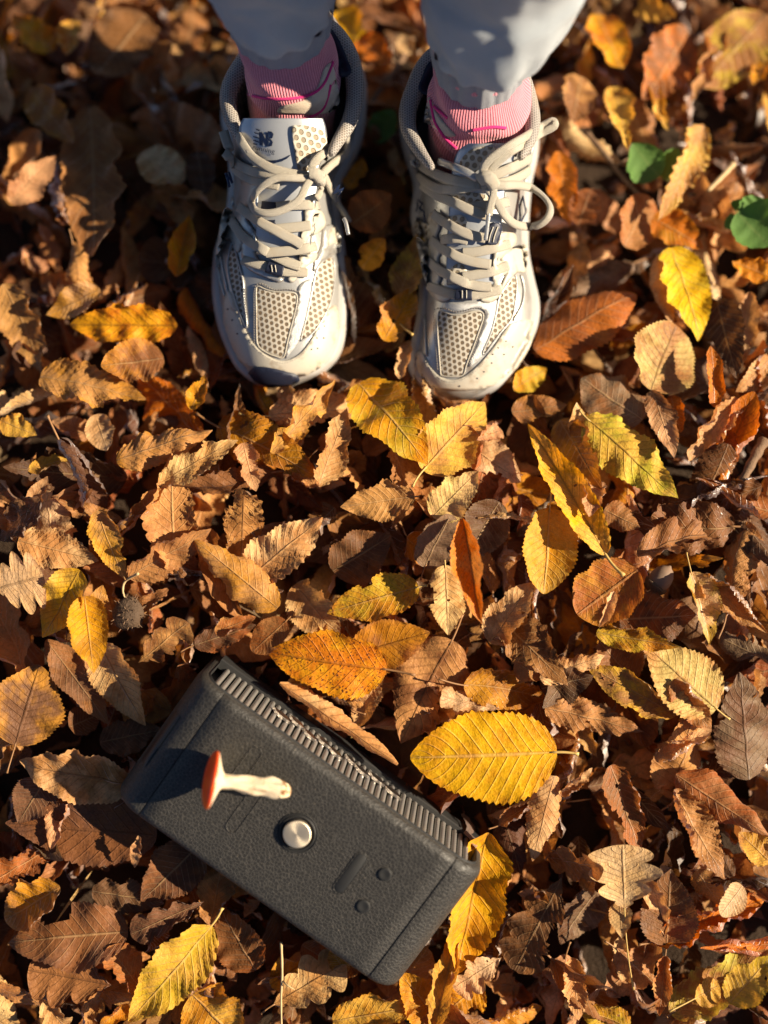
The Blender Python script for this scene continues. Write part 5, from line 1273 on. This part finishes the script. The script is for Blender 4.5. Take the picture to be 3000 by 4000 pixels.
stitches(root, B0, c4((380, 1530), (430, 1630), (510, 1715), (590, 1755), (690, 1745), (800, 1690), (920, 1580), (1040, 1430), (1150, 1270)))
for q in ((1120, 1380), (1050, 1440), (990, 1580), (1100, 1500), (920, 1660), (1180, 1430), (1000, 1500), (860, 1720), (700, 1790)):
    x, y = c4(q)[0]; drape('perforation', B0, [(x+3.0*math.cos(a), y+3.0*math.sin(a)) for a in np.linspace(0, 6.28, 7)[:-1]], root, M_NAVY, .0018, .0002, step=20, sm=0)
overlay('eyestay', BA, c4((1040, 390), (1180, 380), (1200, 480), (1080, 600), (1060, 640), (1130, 650), (1130, 740), (1060, 800), (1080, 880), (1060, 960), (980, 1020), (900, 1010), (900, 980), (1000, 900), (1000, 760), (1010, 560), (1050, 460)), root, M_WHT, .0022, .0014)
overlay('eyestay', BA, c4((440, 200), (520, 220), (530, 330), (500, 420), (560, 520), (510, 620), (540, 780), (520, 860), (620, 960), (590, 1005), (520, 1010), (440, 930), (400, 820), (380, 700), (440, 560), (430, 380)), root, M_WHT, .0022, .0014)
overlay('side_overlay', B0, c4((300, 420), (400, 490), (500, 600), (470, 700), (390, 700), (420, 900), (360, 780), (330, 600)), root, M_SILV, .0016, .0014)
overlay('side_overlay', B0, c4((1070, 610), (1220, 510), (1310, 490), (1330, 600), (1300, 740), (1220, 740), (1120, 850), (1070, 950), (1090, 840), (1140, 720)), root, M_WHT, .0016, .0014)
for q in (((385, 900), (385, 1200), (400, 1520)), ((1260, 770), (1290, 900), (1270, 1050), (1190, 1190)), ((1330, 640), (1345, 800), (1390, 960))):
    strap('side_rib', B0, c4(*q), root, M_SILV, .0020, .0018, .0008)
stitches(root, B0, c4((480, 1085), (470, 1250), (485, 1450), (500, 1660))); stitches(root, B0, c4((500, 1078), (580, 1080), (650, 1110), (740, 1100), (830, 1075), (910, 1085), (935, 1150), (870, 1350), (780, 1600)))
stitches(root, B0, c4((1060, 640), (1160, 580), (1240, 520), (1300, 505))); stitches(root, B0, c4((405, 960), (402, 1200), (420, 1500)))
for q in (((1580, 600), (1600, 680), (1625, 745)), ((1592, 570), (1625, 660), (1650, 740)), ((2095, 560), (2078, 640), (2060, 730)), ((2078, 560), (2058, 650), (2045, 730)), ((1572, 500), (1585, 420), (1625, 320), (1665, 245))):
    strap('side_rib', B0, list(q), root, M_SILV, .0030, .0024, .0010)
def nlet(P, wd=.0016):
    """outlined side letter: three strokes of dark edging"""
    for a, b in zip(P[:-1], P[1:]): strap('side_letter', B0, [a, ((a[0]+b[0])/2, (a[1]+b[1])/2), b], root, M_INK, wd, .001, .0028, n=3)
nlet(c4((320, 60), (385, 110), (360, 150), (400, 180), (410, 280), (300, 210), (345, 140), (320, 60)))
nlet(c4((1255, 40), (1225, 130), (1230, 290), (1290, 170), (1260, 230), (1340, 290), (1345, 150), (1300, 90), (1280, 180), (1255, 40)))
BL = BA
for pts in ([(1686, 1117), (1694, 1121), (1736, 1138), (1783, 1151), (1838, 1153), (1880, 1147), (1950, 1132)], [(1975, 1038), (1922, 1058), (1859, 1071), (1805, 1080)], [(1980, 955), (1922, 969), (1863, 982), (1805, 987)], [(1975, 788), (1920, 800), (1867, 805), (1820, 815)], [(1736, 937), (1790, 930), (1830, 940)]):
    lace(BL, pts, root)
for pts in ([(1688, 1022), (1694, 1029), (1732, 1062), (1787, 1092), (1838, 1113), (1880, 1121), (1912, 1122)], [(1697, 938), (1703, 944), (1745, 978), (1795, 1007), (1850, 1024), (1912, 1034)], [(1704, 836), (1711, 843), (1753, 877), (1804, 906), (1850, 923), (1892, 932)],
            [(1658, 724), (1666, 730), (1714, 764), (1775, 792), (1844, 826), (1910, 848)], [(1616, 606), (1622, 614), (1666, 655), (1728, 689), (1789, 710), (1860, 722)], [(1620, 640), (1625, 648), (1673, 716), (1734, 744), (1803, 740), (1875, 722)], [(2060, 618), (2014, 641), (1973, 662), (1915, 690)], [(2055, 665), (1994, 703), (1930, 722)]):
    lace(BL, pts, root, lift=.0022)
lace(BL, [(1726, 640, .008), (1775, 662, .008), (1823, 682, .008), (1862, 706, .007)], root, .0058, .0036, mat=M_SILV, name='lace_tip')
lace(BL, [(1885, 720, .006), (1885, 662, .009), (1932, 614, .011), (2014, 566, .014), (2083, 525, .017), (2131, 503, .020), (2139, 522, .020), (2083, 548, .017), (2028, 580, .014), (1973, 610, .011), (1915, 665, .008), (1895, 712, .006)], root, .0066, .0042, name='bow_loop')
lace(BL, [(1900, 728, .007), (1950, 735, .009), (1994, 737, .011), (2049, 751, .015), (2090, 785, .020), (2117, 832, .026), (2113, 873, .028), (2083, 901, .024), (2035, 904, .017), (1987, 887, .012), (1953, 846, .010), (1926, 792, .008), (1896, 738, .006)], root, .0068, .0040, name='bow_loop')
lace(BL, [(1905, 705, .008), (1919, 757, .008), (1909, 805, .008), (1900, 850, .008)], root, .0062, .0038, name='lace_end')
lace(BL, [(1901, 842, .0085), (1896, 890, .008), (1890, 945, .007)], root, .0032, .0032, mat=M_SILV, name='lace_tip')
lace(BL, [(1872, 712, .008), (1890, 704, .011), (1908, 716, .011), (1920, 735, .008)], root, .0100, .0075, name='knot')
lace(BL, [(1782, 1151), (1810, 1153), (1840, 1153)], root, .0086, .0044, .0006, M_NAVY, 'lace_sleeve')
for x in (1804, 1820): lace(BL, [(x, 1136), (x, 1168)], root, .0008, .0008, .0032, M_WHT, 'sleeve_stripe')
drape('tongue_tab', BT, [(1890, 945), (1900, 890), (1925, 868), (1950, 880), (1945, 920), (1930, 955)], tg, M_NAVY, .0040, .002, sm=2)
for dx in (0, 16): strap('tab_stripe', BT, [(1902+dx, 945), (1908+dx, 915), (1918+dx, 885)], tg, M_WHT, .0009, .0009, .0046)
# ------------------------------------------------------------------ green seedlings, twigs, acorn, husk
def green_material():
    t = NT('green_leaf'); o = t.obj()
    uv = t.n('UVMap', {'uv_map': 'uv'}).outputs[0]; s = t.n('SeparateXYZ', None, Vector=uv)
    av = t.math('ABSOLUTE', t.math('SUBTRACT', t.math('MULTIPLY', s.outputs[1], 2.0), 1.0))
    c = t.mix(t.noise(o, 60, 4), (.075, .155, .035), (.11, .215, .05))
    c = t.mix(t.math('MULTIPLY', t.math('SUBTRACT', 1.0, t.ramp(av, .02, .08)), .5), c, (.16, .24, .07))
    p = t.principled(c, .7, t.bump(t.noise(o, 500, 3), .5, .0010), 0, .2)
    tr = t.n('BsdfTranslucent', None, Color=t.mix(1.0, c, (1.3, 1.4, .6), 'MULTIPLY')).outputs[0]
    return t.done(t.n('MixShader', None, i0=.25, i1=p, i2=tr).outputs[0])
M_GRN = green_material(); M_GST = simple('green_stem', (.28, .27, .07), .5)
def seedling(label, foot, leaves):
    z0 = hero_z(foot[0], foot[1], -.012); root = empty('green_seedling', W(foot[0], foot[1], z0)); tag(root, label, 'plant', 'green seedlings between the dead leaves')
    inv = root.matrix_basis.inverted()
    for i, (bx, by, tx, ty, wd, dz) in enumerate(leaves):
        rng = RG(9000+i+int(foot[0])); zb = hero_z(bx, by, dz)
        b, t = W(bx, by, zb), W(tx, ty, zb+.004)
        M, L = frame(b, t, rng.uniform(-.15, .15))
        P, UV = leaf_arrays(L, px_len(wd, zb), 'beech', rng, 24, 10, curl=.7, pleat=.5, crump=.7, teeth=6, asym=.2, bend=.4)
        o = link('leaf', mesh_np('leaf', P, grid_faces(24, 10), UV), root, M_GRN); o.matrix_basis = inv @ M
        mid = (b+W(foot[0], foot[1], z0))/2+Vector((.002, -.003, .006))
        V, F = sweep(catmull([W(foot[0], foot[1], z0), mid, b], 6), .0013, .0013, seg=6); part('stem', V, F, root, M_GST)
seedling('two-leaved green seedling right of the right shoe', (2600, 690), [(2575, 690, 2470, 560, 175, .036), (2590, 700, 2650, 580, 110, .030)])
seedling('green plant with broad leaves cut by the right edge', (2870, 850), [(2880, 830, 3010, 960, 230, .045), (2885, 850, 2830, 890, 90, .032), (2870, 820, 2900, 780, 60, .036), (2900, 860, 2990, 780, 120, .040)])
seedling('small dark green leaf blurred between the two shoes', (1500, 540), [(1470, 560, 1540, 430, 120, .012)])
M_TWIG = simple('brown_bark', (.17, .10, .055), .8, nscale=200, namp=.35, bump=.6, bscale=500, bdist=.0015)
M_TWP = simple('pale_dry_stem', (.48, .34, .17), .7, nscale=200, namp=.2)
def twig(label, pts, dz, rad, mat, side=None):
    P = [W(x, y, hero_z(x, y, dz+(p[0] if p else 0))) for x, y, *p in pts]
    root = empty('twig', P[0]); tag(root, label, 'twig', 'twigs in the leaf litter')
    Q = catmull([tuple(p) for p in P], 7); n = len(Q)
    wd = [2*rad*(1-.4*i/n)*(1+.12*math.sin(i*1.7)) for i in range(n)]
    V, F = sweep(Q, wd, wd, seg=8); part('stick', V, F, root, mat)
    if side:
        k, d = side; a = Vector(Q[int(n*k)]); b = a+Vector(d)
        V, F = sweep([a, a.lerp(b, .5)+Vector((0, 0, .002)), b], [rad*1.2, rad, rad*.5], [rad*1.2, rad, rad*.5], seg=6); part('side_shoot', V, F, root, mat)
twig('brown stick slanting right of the right shoe laces', [(2285, 510), (2360, 600), (2430, 690), (2510, 775)], .022, .0026, M_TWIG, (.5, (.012, .006, .004)))
twig('pale broken stick below the green seedling', [(2865, 640), (2820, 690), (2765, 745)], .030, .0026, M_TWP)
twig('thin pale stem standing at the lower edge left of centre', [(1098, 3680), (1102, 3800), (1098, 3900), (1100, 4020)], .026, .0011, M_TWP, (.45, (.010, -.006, .003)))
twig('dark short stick near the right edge under a brown leaf', [(2985, 1720), (2940, 1800), (2890, 1900)], .014, .0048, M_TWIG)
twig('brown stick behind the shoes in the top gap', [(1590, 190), (1560, 250), (1500, 330), (1440, 420)], .016, .0030, M_TWIG, (.4, (-.01, .01, .004)))
twig('curved thin stalk above the two yellow left leaves', [(540, 2240, .01), (490, 2270), (480, 2310), (492, 2345)], .020, .0011, M_TWP)
def acorn():
    c = W(2580, 2262, hero_z(2580, 2262, .012)); root = empty('acorn', c); tag(root, 'smooth grey-brown acorn at middle right beside a russet leaf', 'acorn')
    ax = Vector((.55, .75, .15)).normalized(); y = Vector((0, 0, 1)).cross(ax).normalized(); z = ax.cross(y)
    def rg(prof): return [[c+ax*a+y*(r*math.cos(q))+z*(r*math.sin(q)) for q in [2*math.pi*k/24 for k in range(24)]] for a, r in prof]
    V, F = loft(rg([(-.010, .003), (-.009, .006), (-.005, .0085), (.001, .0090), (.006, .0078), (.010, .0050), (.0115, .0020), (.0130, .0005)]), True, True, True)
    part('nut', V, F, root, simple('acorn_shell', (.20, .13, .085), .68, nscale=150, namp=.25))
    V, F = loft(rg([(-.0125, .0015), (-.012, .0050), (-.0100, .0080), (-.0065, .0096), (-.0045, .0098), (-.0046, .0086)]), True, True, False)
    part('cup', V, F, root, simple('acorn_cup', (.13, .085, .05), .9, bump=.9, bscale=1200, bdist=.002))
acorn()
def husk():
    c = W(505, 2398, hero_z(505, 2398, .018)); root = empty('beech_husk', c); tag(root, 'dark spiky nut husk right of the two yellow left leaves', 'nut husk')
    V, F = [], []
    bm = bmesh.new(); bmesh.ops.create_icosphere(bm, subdivisions=3, radius=.0125)
    for v in bm.verts:
        v.co *= 1+.18*mnoise.noise(v.co*130); v.co.z *= .75
    V = [c+v.co for v in bm.verts]; F = [tuple(x.index for x in f.verts) for f in bm.faces]; nrm = [v.normal.copy() for v in bm.verts]; pts = [v.co.copy() for v in bm.verts]; bm.free()
    m = simple('husk_skin', (.075, .045, .025), .8, bump=.7, bscale=400, bdist=.002)
    part('shell', V, F, root, m)
    sv, sf = [], []; rng = RG(3)
    for i in range(0, len(pts), 3):
        d = (pts[i].normalized()+Vector((rng.uniform(-.4, .4), rng.uniform(-.4, .4), rng.uniform(-.2, .4)))).normalized()
        v, f = sweep([c+pts[i]*.97, c+pts[i]*.97+d*.0018, c+pts[i]+d*.0034+Vector((0, 0, -.001))], [.0009, .0007, .0002], [.0009, .0007, .0002], seg=4, caps=False); o_ = len(sv); sv += v; sf += [tuple(k+o_ for k in q) for q in f]
    part('spines', sv, sf, root, M_TWIG)
husk()
